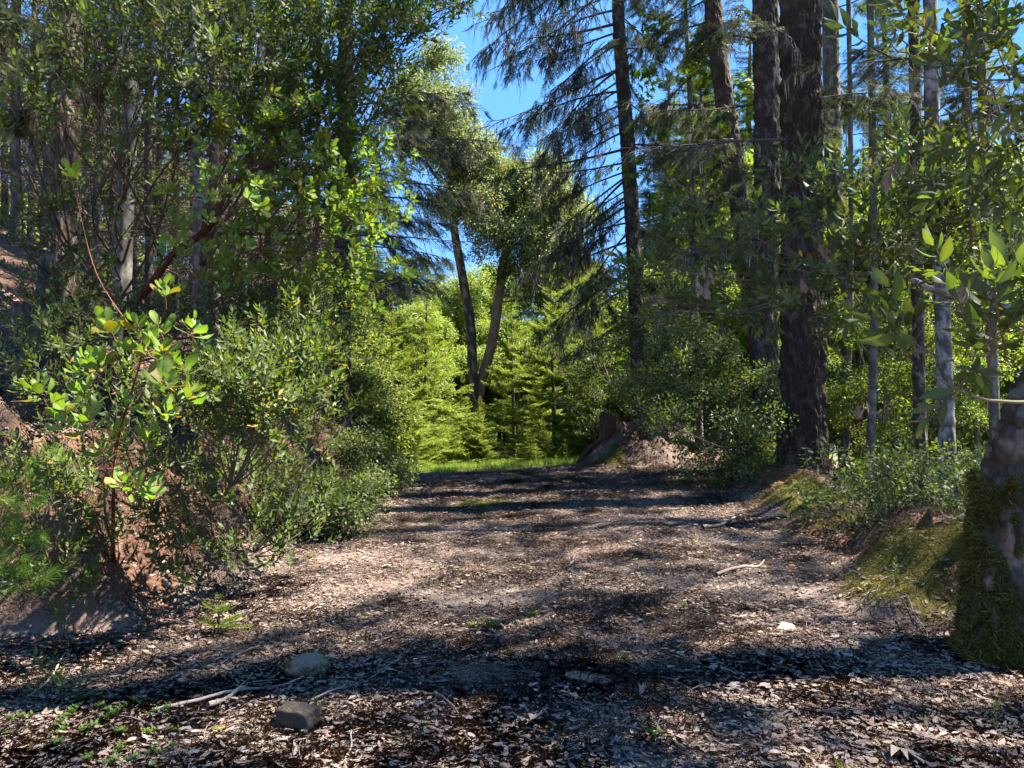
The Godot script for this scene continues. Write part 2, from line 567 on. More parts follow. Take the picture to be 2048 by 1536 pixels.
func build_kinds() -> void:
	var green := Color(0.082, 0.106, 0.034)
	sprig_kind("bay", ELLIPTIC, green, 16, 0.26, 0.098, 0.12, 86, 42, 0.45, "leaf", Color(0.10, 0.11, 0.05))
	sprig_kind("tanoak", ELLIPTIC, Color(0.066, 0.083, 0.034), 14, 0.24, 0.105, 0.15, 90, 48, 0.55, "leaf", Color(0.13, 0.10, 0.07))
	sprig_kind("madrone", OBOVATE, Color(0.095, 0.135, 0.032), 11, 0.16, 0.135, 0.5, 88, 48, 0.5, "leaf", Color(0.20, 0.075, 0.04), 0.18)
	sprig_kind("huckleberry", ROUND, Color(0.075, 0.10, 0.034), 20, 0.30, 0.034, 0.08, 78, 55, 0.3, "leaf", Color(0.12, 0.09, 0.06))
	clump_kind("broad_clump", ELLIPTIC.slice(0, 6), Color(0.08, 0.104, 0.034), 60, 0.34, 0.11, "leaf", Color(0.10, 0.085, 0.06))
	clump_kind("far_clump", SIMPLE, Color(0.105, 0.13, 0.05), 80, 0.46, 0.15, "leaf", Color(0.12, 0.08, 0.06))
	clump_kind("bright_clump", SIMPLE, Color(0.125, 0.155, 0.04), 80, 0.46, 0.14, "soft_leaf", Color(0.12, 0.1, 0.06), 0.5)
	clump_kind("small_clump", ROUND, Color(0.08, 0.10, 0.038), 64, 0.27, 0.052, "leaf", Color(0.10, 0.08, 0.06), 0.7)
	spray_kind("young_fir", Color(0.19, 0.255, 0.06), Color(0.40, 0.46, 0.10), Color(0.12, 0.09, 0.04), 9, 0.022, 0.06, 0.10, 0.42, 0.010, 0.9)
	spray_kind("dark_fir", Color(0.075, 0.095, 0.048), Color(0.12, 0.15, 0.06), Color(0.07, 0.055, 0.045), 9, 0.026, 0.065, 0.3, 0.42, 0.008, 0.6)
	twig_fan("dead_twigs", Color(0.17, 0.13, 0.10), 12)
	branch_kinds()


# ---------- trees ----------
func ground_base(p: Vector3, sink := 0.12) -> Vector3:
	return Vector3(p.x, gh(p.x, p.z) - sink, p.z)

func trunk_mesh(pts: Array, rad: Array, material: Material, col: Color, amp: float, freq: float, sides: int, step: float, patch := 0.0, col2 := Color.BLACK, flare := 1.5, stretch := 0.25) -> ArrayMesh:
	var q := spline(pts, rad, step)
	var rr: PackedFloat32Array = q[1]
	for k in q[0].size():
		rr[k] *= 1.0 + (flare - 1.0) * exp(-(q[0][k].y - q[0][0].y) * 3.2)
	var m := MB.new()
	tube(m, q[0], rr, sides, col, amp, freq, stretch, patch, col2)
	return m.smooth().mesh(material)

func along(path: Array, y: float) -> Vector3:
	for k in range(1, path.size()):
		if path[k].y >= y:
			return path[k - 1].lerp(path[k], clampf((y - path[k - 1].y) / maxf(0.01, path[k].y - path[k - 1].y), 0, 1))
	return path[-1]

func nearest(path: Array, c: Vector3) -> Vector3:
	var best: Vector3 = path[0]
	var cost := 1e9
	for k in path.size() - 1:
		for j in 9:
			var q: Vector3 = path[k].lerp(path[k + 1], j / 8.0)
			var w := q.distance_to(c) + 1.3 * maxf(0, q.y - c.y + 0.25 * q.distance_to(c))
			if w < cost:
				cost = w
				best = q
	return best

func limb(root: Node3D, called: String, a: Vector3, b: Vector3, r: float, col: Color, ends: Array, material: Material, o: Vector3) -> void:
	var m := MB.new()
	var mid := a.lerp(b, 0.5) + Vector3(R(-0.1, 0.1), R(-0.12, 0.02), R(-0.1, 0.1)) * a.distance_to(b)
	var q := spline([a - o, mid - o, b - o], [r, r * 0.65, r * 0.3], maxf(0.12, a.distance_to(b) / 14.0))
	tube(m, q[0], q[1], 6, col)
	for e in ends:
		var f := R(0.55, 1.0)
		var s: Vector3 = q[0][int(f * (q[0].size() - 1))]
		stick(m, s, e - o, r * 0.28, 0.002, col * R(0.85, 1.15), 0.08, 3, 3)
	part(root, called, m.smooth().mesh(material))

# kind: sprig or clump used for the crown; clumps: [centre, radius, count]; explode: how many of the nearest sprigs are built leaf by leaf
func crown(root: Node3D, kind: String, path: Array, clumps: Array, tint: Color, limbcol: Color, scale := 1.0, explode := 0, updir := 0.7, limb_r := 0.03, bark: Material = null) -> void:
	var o := root.position
	var K_: Dictionary = SP[kind]
	var xs := []
	for cl in clumps:
		var c: Vector3 = cl[0]
		var ends := []
		var away := Vector3.ZERO
		if path:
			var a := nearest(path, c)
			away = (c - a).normalized()
			for k in mini(9, cl[2]):
				var e := rdir() * float(cl[1]) * 0.8
				ends.append(c + Vector3(e.x, e.y * 0.6, e.z))
			limb(root, "limb", a, c, limb_r * clampf(a.distance_to(c) / 2.0, 0.5, 1.6), limbcol, ends, bark if bark else M.twig, o)
		for k in cl[2]:
			var e := rdir() * pow(R(), 0.45)
			var p := c + Vector3(e.x, e.y * (cl[3] if cl.size() > 3 else 0.7), e.z) * float(cl[1])
			var dir := (Vector3.UP * updir + e * 0.8 + away * 0.5 + rdir() * 0.45).normalized()
			xs.append([p.distance_squared_to(EYE), frame(dir, rdir(), scale * R(0.75, 1.2), p - o), vary(tint, 0.22, 0.1)])
	if explode > 0 and K_.has("lm"):
		xs.sort_custom(func(a, b): return a[0] < b[0])
		var done := 0
		var left := []
		for x in xs:
			var w: Vector3 = x[1].origin + o - EYE
			var seen := w.z < -0.8 and absf(w.x) < -w.z * 0.69 and absf(w.y - 0.026 * -w.z) < -w.z * 0.52
			if done < explode and seen:
				done += 1
				var V: Dictionary = K_.v[rng.randi() % 3]
				part(root, "twig", V.stem, x[1])
				for l in V.leaves:
					part(root, "leaf", K_.lm[l[0]], x[1] * l[1])
			else:
				left.append(x)
		xs = left
	for vv in 3:
		var part_ := []
		for k in range(vv, xs.size(), 3):
			part_.append(xs[k])
		many(root, "crown", K_.v[vv].mesh, part_.map(func(q): return q[1]), part_.map(func(q): return q[2]), "stuff")

func boughs(root: Node3D, path: Array, spec: Array, tint: Color, leafy_share: float, extra := [], hang := 0.0) -> void:
	# spec: [height, compass angle, length, pitch] of each bough
	var o := root.position
	var xs := []
	var cs := []
	var seats_w := []
	for s in spec:
		var a := along(path, s[0]) - o
		var out := Vector3(cos(s[1]) * cos(s[3]), sin(s[3]), sin(s[1]) * cos(s[3]))
		var B: Dictionary = BR[rng.randi() % 4]
		var x := frame(out, Vector3.DOWN, s[2], a)
		x.basis.z = -x.basis.z if x.basis.z.y < 0 else x.basis.z
		part(root, "bough", B.mesh, x)
		for seat in B.seats:
			var w: Transform3D = x * seat
			seats_w.append(w.origin + w.basis.y * R(0.2, 1.0))
			if R() < leafy_share:
				var dir: Vector3 = w.basis.y.normalized()
				xs.append(frame((dir + Vector3(0, -0.25, 0)).normalized(), -(Vector3.UP + rdir() * 0.4), w.basis.y.length() * R(0.8, 1.5), w.origin))
				cs.append(vary(tint, 0.25))
	if hang > 0.0:
		var lx := []
		var lc := []
		for w in seats_w:
			if R() < hang:
				lx.append(Transform3D(Basis(Vector3.UP, R(0, TAU)).scaled(Vector3.ONE * R(0.1, 0.34)), w))
				lc.append(vary(Color.WHITE, 0.3))
		many(root, "lichen", M.lichen_mesh, lx, lc, "stuff")
	for e in extra:  # extra: added out-of-view sprays that only cast shade
		for k in 2:
			var a := R(0, TAU)
			xs.append(frame(Vector3(cos(a), R(-0.4, 0.1), sin(a)), -(Vector3.UP + rdir() * 0.3), R(0.36, 0.54), e + rdir() * 0.08 - o))
			cs.append(vary(tint, 0.25))
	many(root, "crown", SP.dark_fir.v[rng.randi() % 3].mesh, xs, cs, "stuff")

func tall_tree(called: String, label: String, pts: Array, rad: Array, bark: String, col: Color, amp: float, freq: float, sides: int, patch := 0.0, col2 := Color.BLACK, group := "", top := 22.0, flare := 1.45, step := 0.06) -> Array:
	pts[0] = ground_base(pts[0])
	var end: Vector3 = pts[-1]
	if top > end.y:
		pts.append(Vector3(end.x + (end.x - pts[-2].x) * 0.6, (end.y + top) * 0.5, end.z))
		rad.append(rad[-1] * 0.8)
		pts.append(Vector3(pts[-1].x, top, end.z))
		rad.append(rad[-1] * 0.4)
	var o := thing(called, label, "tree", pts[0], group)
	var loc := pts.map(func(q): return q - pts[0])
	part(o, "trunk", trunk_mesh(loc, rad, M[bark], col, amp, freq, sides, step, patch, col2, flare, 0.11 if bark == "fir_bark" else 0.25))
	return [o, pts]

func young_fir(p: Vector3, h: float, wide: float, label: String, tint: Color, group := "young firs in the sunny clearing", density := 1.0) -> void:
	p = ground_base(p, 0.05)
	var o := thing("young_fir", label, "fir tree", p, group)
	var m := MB.new()
	stick(m, Vector3.ZERO, Vector3(R(-0.03, 0.03) * h, h, 0), 0.012 * h + 0.008, 0.004, Color(0.13, 0.10, 0.07), 0.005, 6, 6)
	part(o, "trunk", m.smooth().mesh(M.smooth_bark))
	var xs := []
	var cs := []
	var y := 0.06 * h
	while y < h * 0.99:
		var f := y / h
		var L := wide * (1.0 - f) * (0.75 + 0.25 * sin(f * 3.0)) + 0.05 * h * (1 - f) + 0.05
		var n := int((5 + 3 * (1 - f)) * density)
		var a0 := R(0, TAU)
		for k in n:
			var a := a0 + TAU * k / n + R(-0.3, 0.3)
			var l := L * R(0.7, 1.18)
			var pitch := lerpf(0.0, 0.85, f * f) + R(-0.25, 0.25)
			var out := Vector3(cos(a) * cos(pitch), sin(pitch), sin(a) * cos(pitch))
			var s := Vector3(0, y + R(-0.05, 0.05) * h * 0.3, 0)
			var parts_ := maxi(1, int(l / 0.55))
			var sl := minf(l, 0.8)
			xs.append(frame(out, Vector3.DOWN, sl, s + out * (l - sl)))
			if l > 0.35:
				for j in parts_ * 2 + 1:
					var t := R(0.25, 0.85)
					var sd := out.rotated(Vector3.UP, (1.0 if j % 2 else -1.0) * R(0.5, 0.95))
					xs.append(frame(sd + Vector3(0, R(-0.15, 0.35), 0), Vector3.DOWN + rdir() * 0.45, minf(0.65, l * R(0.4, 0.6)), s + out * l * t))
		y += maxf(0.09, (0.055 + 0.02 * R()) * h) / density
	xs.append(frame(Vector3.UP, Vector3(0, 0, 1), 0.12 * h, Vector3(0, h * 0.93, 0)))
	for k in xs.size():
		cs.append(vary(tint, 0.2, 0.08))
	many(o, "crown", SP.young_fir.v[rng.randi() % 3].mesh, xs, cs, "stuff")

func back_tree(p: Vector3, h: float, r: float, conifer: bool, label: String, group: String, kind: String, tint: Color, low := 0.25, n := 170, trunkcol := Color(0.13, 0.10, 0.08)) -> void:
	p = ground_base(p)
	var o := thing("conifer_tree" if conifer else "broadleaf_tree", label, "tree", p, group)
	var lean := Vector3(R(-0.05, 0.05) * h, 0, R(-0.04, 0.04) * h)
	var path := [p, p + Vector3(0, h * 0.5, 0) + lean * 0.4, p + Vector3(0, h * 0.97, 0) + lean]
	part(o, "trunk", trunk_mesh(path.map(func(q): return q - p), [0.018 * h, 0.011 * h, 0.002 * h], M.smooth_bark, trunkcol, 0.06, 6.0, 9, 0.4, 0.3, trunkcol * 1.8))
	var xs := []
	var cs := []
	if conifer:
		for k in n:
			var f := low + (1 - low) * pow(R(), 0.85)
			var a := R(0, TAU)
			var L := r * (1.05 - f) * R(0.6, 1.2)
			var out := Vector3(cos(a), -0.15 - 0.3 * (1 - f), sin(a)).normalized()
			var s := along(path, p.y + f * h) - p
			var q := 0.0
			while q < L:
				xs.append(frame(out.rotated(Vector3.UP, R(-0.6, 0.6)), Vector3.DOWN + rdir() * 0.3, R(0.8, 1.3), s + out * q))
				cs.append(vary(tint, 0.25))
				q += 0.55
	else:
		var lobes := []
		for k in 9:
			var f := lerpf(low + 0.12, 0.95, (k + R()) / 9.0)
			var a := k * 2.4 + R(-0.5, 0.5)
			var rr := r * sin(PI * clampf(0.18 + 0.75 * (f - low) / (1 - low), 0, 1)) * R(0.45, 0.85)
			lobes.append([along(path, p.y + f * h) + Vector3(cos(a) * rr, 0, sin(a) * rr), r * R(0.32, 0.55), n / 9])
		crown(o, kind, path, lobes, tint, trunkcol, 1.0, 0, 0.6, 0.05)
		return
	many(o, "crown", SP.dark_fir.v[rng.randi() % 3].mesh, xs, cs, "stuff")

func shrub(called: String, label: String, p: Vector3, clumps: Array, kind: String, tint: Color, stemcol: Color, group := "", explode := 0, scale := 1.0, category := "shrub", updir := 0.8) -> void:
	p = ground_base(p, 0.04)
	var o := thing(called, label, category, p, group)
	var top := p
	for cl in clumps:
		top = top.lerp(cl[0], 1.0 / clumps.size() * 0.8)
	crown(o, kind, [p, p.lerp(top, 0.5), top], clumps, tint, stemcol, scale, explode, updir, 0.014)


# ---------- added shade canopy overhead ----------
const LIT := [[-2.95, 5.4, 0.9, 0.8], [-3.6, 4.9, 0.9, 0.8], [-3.3, 4.4, 0.8, 0.5], [-4.2, 6.0, 0.6, 0.5], [-3.02,5.25,0.52,0.45], [-2.10,4.41,0.58,0.48], [-2.36,3.98,0.24,0.26], [-1.82,6.51,0.69,0.88], [-1.40,7.76,0.77,0.87], [-0.85,5.75,0.53,0.61], [-0.64,6.69,0.57,0.74], [-0.07,7.08,0.42,0.83], [-0.01,5.43,0.29,0.36], [-1.90,10.87,0.79,1.38], [-0.90,14.43,1.24,1.21], [-1.97,7.76,0.36,0.75], [2.15,8.01,0.48,0.74], [2.04,6.51,0.34,0.70], [1.63,5.31,0.38,0.58], [1.54,5.89,0.31,0.57], [1.00,8.57,0.51,0.42], [1.69,4.11,0.30,0.24], [1.03,4.18,0.19,0.18], [1.96,3.85,0.18,0.15], [2.23,3.63,0.26,0.27], [-0.89,3.74,0.27,0.17], [0.47,4.33,0.20,0.19], [2.86,17.57,1.86,1.54], [3.06,10.87,0.50,0.59], [2.63,4.57,0.27,0.21], [0.71,6.88,0.54,0.39], [-1.61,5.04,0.20,0.26], [2.18,11.94,0.71,0.47], [1.32,3.77,0.22,0.13], [-1.07,3.52,0.16,0.13]]  # ground spots kept clear of the added shade sprays

func plan_shade_sprays(trees: Dictionary) -> void:
	# unseen sprays added to the tall crowns, shaping shade and sun gaps below
	var x := -14.0
	for name_ in trees:
		overhead[name_] = []
	while x < 6.0:
		var d := 1.6
		while d < 18.5:
			var gx := x + R(-0.12, 0.12)
			var gd := d + R(-0.12, 0.12)
			var gap := nz.get_noise_2d(gx * 1.6 + 70, gd * 1.6) * 0.6 + nz.get_noise_2d(gx * 4 + 10, gd * 4) * 0.65
			var lit := gap > (0.62 if gd < 5.3 and gx > -1.0 and gx < 2.8 else 0.42)
			for e in LIT:
				if pow((gx - e[0]) / (e[2] + 0.05), 2) + pow((gd - e[1]) / (e[3] + 0.05), 2) < 1.0 + gap * 1.6:
					lit = true
			if gx < -3.2:
				lit = gap > 0.22 or (gd > 3.6 and gd < 6.0 and gx > -4.6 and gap > -0.3)
			if not lit:
				var h := 13.0 + R(0, 3.0) + 0.3 * gd
				var p := Vector3(gx, 0, -gd) + SUN / SUN.y * h
				var best := ""
				var bd := 1e9
				for name_ in trees:
					var q: Vector3 = trees[name_]
					var dd := Vector2(p.x - q.x, p.z - q.z).length()
					if dd < bd:
						bd = dd
						best = name_
				overhead[best].append(p)
			d += 0.27
		x += 0.27

func shade_spray_limbs(root: Node3D, path: Array, pts: Array) -> void:  # ties the added shade sprays to their trunk
	var cells := {}
	for p in pts:
		var key := Vector3i((p / 1.7).floor())
		if not cells.has(key):
			cells[key] = []
		cells[key].append(p)
	for key in cells:
		var c := Vector3.ZERO
		for p in cells[key]:
			c += p
		c /= cells[key].size()
		limb(root, "limb", along(path, c.y - 0.5), c, 0.03, Color(0.12, 0.1, 0.08), cells[key].slice(0, 10), M.twig, root.position)


func _ready() -> void:
	rng.seed = 20240611
	nz.seed = 4
	nz.frequency = 0.5
	nz.fractal_octaves = 3
	nf.seed = 9
	nf.frequency = 1.0
	nf.fractal_octaves = 2
	# camera
	var cam := Camera3D.new()
	cam.name = "camera"
	add_child(cam)
	cam.position = EYE
	cam.rotation_degrees = Vector3(1.5, 0, 0)
	cam.fov = rad_to_deg(2.0 * atan(0.51))
	cam.near = 0.05
	cam.far = 500.0
	cam.current = true
	# sky, sun, exposure
	var env := Environment.new()
	env.background_mode = Environment.BG_SKY
	var sm := ProceduralSkyMaterial.new()
	sm.sky_top_color = Color(0.185, 0.32, 0.49)
	sm.sky_horizon_color = Color(0.29, 0.41, 0.54)
	sm.sky_curve = 0.12
	sm.ground_bottom_color = Color(0.16, 0.16, 0.12)
	sm.ground_horizon_color = Color(0.42, 0.46, 0.44)
	sm.sun_angle_max = 8.0
	var sky := Sky.new()
	sky.sky_material = sm
	env.sky = sky
	env.background_energy_multiplier = 1.0
	env.tonemap_mode = Environment.TONE_MAPPER_LINEAR
	env.tonemap_exposure = 7.8
	env.sdfgi_enabled = true
	env.ssao_enabled = true
	env.ssil_enabled = true
	var we := WorldEnvironment.new()
	we.name = "world_environment"
	we.environment = env
	add_child(we)
	var sun := DirectionalLight3D.new()
	sun.name = "sun"
	add_child(sun)
	sun.look_at_from_position(SUN * 50.0, Vector3.ZERO, Vector3.UP)
	sun.light_energy = 1.25
	sun.light_color = Color(1.0, 0.965, 0.92)
	sun.light_angular_distance = 0.5
	sun.shadow_enabled = true

	build_materials()
	build_kinds()
	floor_meshes()
	build_ground()
	trees_sunny_side()
	trees_bank_side()
	clearing()
	background()
	undergrowth()
	floor_things()
	litter()


func trees_sunny_side() -> void:
	var red := Color(0.078, 0.056, 0.042)
	var grey := Color(0.10, 0.086, 0.073)
	var pale := Color(0.30, 0.29, 0.25)
	plan_shade_sprays({"a": Vector3(4.75, 0, -12.4), "b": Vector3(4.9, 0, -14.5), "c": Vector3(5.4, 0, -16.0), "d": Vector3(3.2, 0, -18.5), "e": Vector3(8.8, 0, -20), "g": Vector3(6.0, 0, -10.5), "m": Vector3(9.0, 0, -5.5), "n": Vector3(7.0, 0, -2.2)})
	var T := tall_tree("douglas_fir", "thickest straight dark reddish fir trunk at the track edge", [at(1608, 1010, 12.4), at(1606, 900, 12.4), at(1604, 400, 12.4), at(1600, 0, 12.4)], [0.34, 0.325, 0.305, 0.29], "fir_bark", red, 0.16, 13.0, 84, 0.25, Color(0.14, 0.115, 0.09), "", 22.0, 1.45, 0.05)
	finish_fir(T, "a", [[4.2, PI * 0.97, 1.9, 0.1], [5.9, PI * 1.03, 3.2, 0.05], [6.6, -0.2, 2.2, 0.2], [7.4, 2.4, 2.0, 0.1]], 0.15)
	T = tall_tree("douglas_fir", "deeply furrowed grey fir trunk just behind the thickest trunk", [at(1542, 960, 14.5), at(1527, 640, 14.5), at(1535, 300, 14.5), at(1530, 0, 14.5)], [0.25, 0.24, 0.235, 0.225], "fir_bark", grey, 0.15, 12.0, 48, 0.3, Color(0.21, 0.20, 0.16))
	finish_fir(T, "b", [[5.0, 2.0, 1.8, 0.0], [6.5, 1.2, 2.0, 0.1], [7.4, 3.4, 2.4, 0.0], [8.6, 2.9, 2.6, 0.1]], 0.3)
	T = tall_tree("douglas_fir", "leaning fir trunk with lit side, next to the furrowed grey trunk", [at(1550, 930, 16.0), at(1520, 700, 16), at(1480, 410, 16), at(1425, 0, 16)], [0.21, 0.205, 0.20, 0.18], "fir_bark", Color(0.125, 0.10, 0.085), 0.11, 13.0, 44, 0.35, Color(0.25, 0.23, 0.19))
	var sp := []
	for k in 40:
		sp.append([R(4.5, 14.5), R(1.6, 4.8), R(1.2, 3.0), R(-0.3, 0.1)])
	finish_fir(T, "c", sp, 0.22)
	T = tall_tree("douglas_fir", "slender fir with long drooping bare boughs on the root mound beside the stump", [at(1284, 868, 18.5), at(1280, 760, 18.5), at(1265, 450, 18.5), at(1245, 150, 18.5), at(1236, 0, 18.5)], [0.22, 0.205, 0.18, 0.16, 0.145], "fir_bark", grey, 0.12, 12.0, 40, 0.35, Color(0.24, 0.23, 0.18))
	sp = []
	for k in 74:
		var h := lerpf(3.6, 14.5, (k + R()) / 74.0)
		var left := R() < 0.62
		sp.append([h, (PI + R(-0.8, 0.8)) if left else R(-1.2, 1.2), R(1.2, 2.6) + (h * 0.14 if left else 0.0), R(-0.75, -0.1)])
	finish_fir(T, "d", sp, 0.09, 0.16)
	T = tall_tree("douglas_fir", "pale lichened fir trunk behind the thickest trunk on the valley side", [at(1700, 960, 20.0), at(1680, 640, 20), at(1667, 320, 20), at(1660, 0, 20)], [0.23, 0.22, 0.215, 0.20], "fir_bark", Color(0.17, 0.15, 0.12), 0.10, 12.0, 36, 0.5, Color(0.30, 0.29, 0.22))
	sp = []
	for k in 26:
		sp.append([R(4.0, 14.0), R(0, TAU), R(1.4, 3.0), R(-0.3, 0.1)])
	finish_fir(T, "e", sp, 0.4)
	T = tall_tree("young_tree", "thin dark upright trunk framed by sunlit leaves over the valley edge", [at(1846, 990, 13.0), at(1838, 760, 13), at(1832, 300, 13), at(1828, 60, 13)], [0.11, 0.10, 0.095, 0.09], "fir_bark", Color(0.10, 0.08, 0.065), 0.09, 14.0, 26, 0.2, pale, "", 15.0, 1.3)
	finish_fir(T, "", [[4.2, 0.4, 1.2, 0.2], [5.5, 2.6, 1.4, 0.2], [6.6, -0.6, 1.5, 0.1], [7.6, 3.0, 1.4, 0.1]], 0.3)
	T = tall_tree("young_tree", "pale lichen-spotted trunk with dark foot near the mossy leaning tree", [at(1902, 1030, 10.5), at(1893, 850, 10.5), at(1882, 560, 10.5), at(1866, 300, 10.5), at(1860, 0, 10.5)], [0.125, 0.105, 0.10, 0.098, 0.09], "smooth_bark", Color(0.14, 0.125, 0.11), 0.05, 10.0, 30, 0.75, Color(0.40, 0.39, 0.35), "", 16.0, 1.35)
	finish_fir(T, "g", [[4.6, 2.7, 1.5, 0.2], [5.6, 0.2, 1.3, 0.2], [6.4, 3.3, 1.8, 0.1]], 0.2)
	for a in [[1735, 970, 13.0, 1748, 640, 1742, 100, 0.065, "slim grey pole tree beside the thickest trunk, valley side"], [1690, 980, 16.0, 1702, 500, 1697, 0, 0.055, "very thin straight pale pole behind the thickest trunk"], [1995, 960, 11.0, 1985, 720, 1960, 60, 0.07, "thin trunk rising behind the near leafy spray at the frame edge"], [1960, 990, 15.0, 1950, 760, 1935, 200, 0.045, "thinnest bare pole between two darker trunks over the valley"], [1575, 900, 19.0, 1590, 640, 1640, 20, 0.06, "thin pole half hidden behind the two great trunks"]]:
		T = tall_tree("young_tree", a[8], [at(a[0], a[1], a[2]), at(a[3], a[4], a[2]), at(a[5], a[6], a[2])], [a[7] * 1.15, a[7], a[7] * 0.85], "smooth_bark", Color(0.16, 0.14, 0.12), 0.05, 10.0, 16, 0.6, pale, "thin poles over the valley edge", 13.0, 1.3, 0.12)
		finish_fir(T, "", [[R(3, 5), R(0, TAU), 1.2, 0.2], [R(5, 8), R(0, TAU), 1.4, 0.2], [R(6, 9), R(0, TAU), 1.4, 0.1]], 0.25)
	T = tall_tree("douglas_fir", "added unseen fir on the valley edge past the leaning mossy tree, put there to shade the near track", [Vector3(9.0, 0, -5.5), Vector3(9.1, 6, -5.5), Vector3(9.0, 14, -5.6)], [0.3, 0.27, 0.22], "fir_bark", grey, 0.12, 11.0, 24, 0.3, pale, "", 23.0, 1.4, 0.2)  # out-of-view tree added to carry sprays that shade the near track
	finish_fir(T, "m", [], 0.3)
	T = tall_tree("douglas_fir", "added unseen fir beside the viewpoint on the valley edge, its crown set to shade the track", [Vector3(7.0, 0, -2.2), Vector3(7.0, 6, -2.2), Vector3(7.1, 14, -2.2)], [0.28, 0.25, 0.2], "fir_bark", grey, 0.12, 11.0, 24, 0.3, pale, "", 22.0, 1.4, 0.2)  # second tree added out of view as a carrier for shade sprays
	finish_fir(T, "n", [], 0.3)
	# the mossy leaning tree, whose boughs hang over the track
	var base := at(2000, 1295, 4.75)
	T = tall_tree("tanoak_tree", "thick leaning tree with peeling bark and mossy flared foot at the frame edge", [base, at(1998, 1180, 4.85), at(2020, 1030, 4.95), at(2055, 900, 5.0), at(2130, 720, 5.1), at(2300, 400, 5.2)], [0.17, 0.175, 0.185, 0.19, 0.185, 0.17], "smooth_bark", Color(0.105, 0.08, 0.055), 0.18, 9.0, 84, 0.45, Color(0.26, 0.19, 0.135), "", 0.0, 1.4, 0.03)
	var o: Node3D = T[0]
	moss_on_trunk(o)
	var bark := Color(0.15, 0.13, 0.11)
	var spine := [at(2130, 640, 5.0), at(1980, 610, 4.7), at(1880, 585, 4.5), at(1780, 545, 4.4), at(1660, 560, 4.5)]
	var m := MB.new()
	var q := spline(spine.map(func(s): return s - o.position), [0.036, 0.028, 0.022, 0.013, 0.004], 0.05)
	tube(m, q[0], q[1], 9, bark, 0.1, 10.0, 1.0, 0.6, Color(0.4, 0.38, 0.34))
	part(o, "limb", m.smooth().mesh(M.smooth_bark))
	var cl := []
	for s in [[1330, 540, 5.0, .22, 13], [1400, 480, 4.9, .22, 14], [1470, 560, 4.8, .25, 16], [1420, 640, 4.9, .2, 11], [1540, 480, 4.6, .24, 14], [1560, 600, 4.6, .24, 14], [1640, 450, 4.3, .2, 10], [1650, 560, 4.3, .22, 12], [1720, 500, 4.1, .22, 12], [1740, 400, 4.2, .22, 12], [1760, 600, 4.1, .18, 8], [1830, 500, 3.9, .22, 12], [1850, 400, 3.8, .22, 12], [1900, 460, 3.6, .22, 12], [1960, 380, 3.5, .24, 13], [2020, 480, 3.5, .24, 13], [1600, 370, 4.7, .16, 6], [1340, 620, 5.0, .14, 6], [1280, 590, 5.1, .12, 5], [1820, 330, 3.9, .16, 7], [1720, 640, 4.2, .14, 5]]:
		cl.append([at(s[0], s[1], s[2]), s[3], int(s[4] * 1.5)])
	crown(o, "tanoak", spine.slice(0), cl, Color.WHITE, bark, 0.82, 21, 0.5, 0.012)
	# dead brown leaf clusters that hang in it
	for s in [[1655, 480, 4.2], [1405, 550, 4.8], [1840, 330, 3.8], [1590, 560, 4.5], [1785, 330, 3.9], [1950, 540, 3.6], [1880, 250, 3.7], [1730, 810, 6.0]]:
		for k in 7:
			part(o, "dead_leaf", M.dead_meshes[k % 4], frame(Vector3(R(-0.5, 0.5), -1, R(-0.5, 0.5)), rdir(), R(0.085, 0.12), at(s[0], s[1], s[2]) + rdir() * 0.05 - o.position))
	# the close bough at the frame edge and the one above it
	var near := thing("tanoak_bough", "close leafy tanoak spray reaching in over the mossy tree", "branch", at(2100, 760, 2.4))
	var np: Vector3 = near.position
	var nspine := [at(2200, 800, 2.6), at(2060, 740, 2.3), at(1960, 700, 2.2), at(1850, 740, 2.15)]
	cl = []
	for s in [[1990, 660, 2.15, .10, 4], [1930, 720, 2.2, .09, 4], [2030, 720, 2.2, .10, 4], [1860, 720, 2.3, .07, 2], [2045, 630, 2.1, .07, 3]]:
		cl.append([at(s[0], s[1], s[2]), s[3], s[4]])
	limb(near, "limb", nspine[0], nspine[3], 0.008, Color(0.16, 0.15, 0.09), [], M.twig, np)
	crown(near, "tanoak", nspine, cl, Color.WHITE, Color(0.16, 0.15, 0.09), 1.12, 20, 1.0, 0.006)
	var over := thing("tanoak_bough", "shaded tanoak bough with large leaves hanging into the top corner", "branch", at(2150, 60, 3.0))
	var ospine := [at(2250, -60, 3.2), at(2080, 60, 2.9), at(1980, 160, 2.8), at(1880, 160, 2.8)]
	cl = []
	for s in [[1830, 40, 2.9, .12, 5], [1930, 80, 2.8, .16, 9], [2010, 40, 2.8, .16, 9], [1990, 180, 2.7, .16, 9], [1900, 170, 2.8, .12, 5], [2030, 300, 2.8, .16, 9], [1960, 290, 2.9, .12, 5], [1800, 110, 3.0, .08, 3], [2040, 160, 2.6, .14, 7]]:
		cl.append([at(s[0], s[1], s[2]), s[3], s[4]])
	limb(over, "limb", ospine[0], ospine[3], 0.012, bark, [], M.twig, over.position)
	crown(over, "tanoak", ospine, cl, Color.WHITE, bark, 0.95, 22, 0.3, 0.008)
	# a maple whose bright leaves show between the trunks
	T = tall_tree("maple_tree", "slim maple with bright back-lit leaves between the slender fir and leaning fir", [at(1400, 930, 17.5), at(1390, 600, 17.5), at(1380, 200, 17.5)], [0.09, 0.08, 0.06], "smooth_bark", Color(0.2, 0.18, 0.15), 0.04, 9.0, 14, 0.5, pale, "", 12.0, 1.3, 0.15)
	cl = []
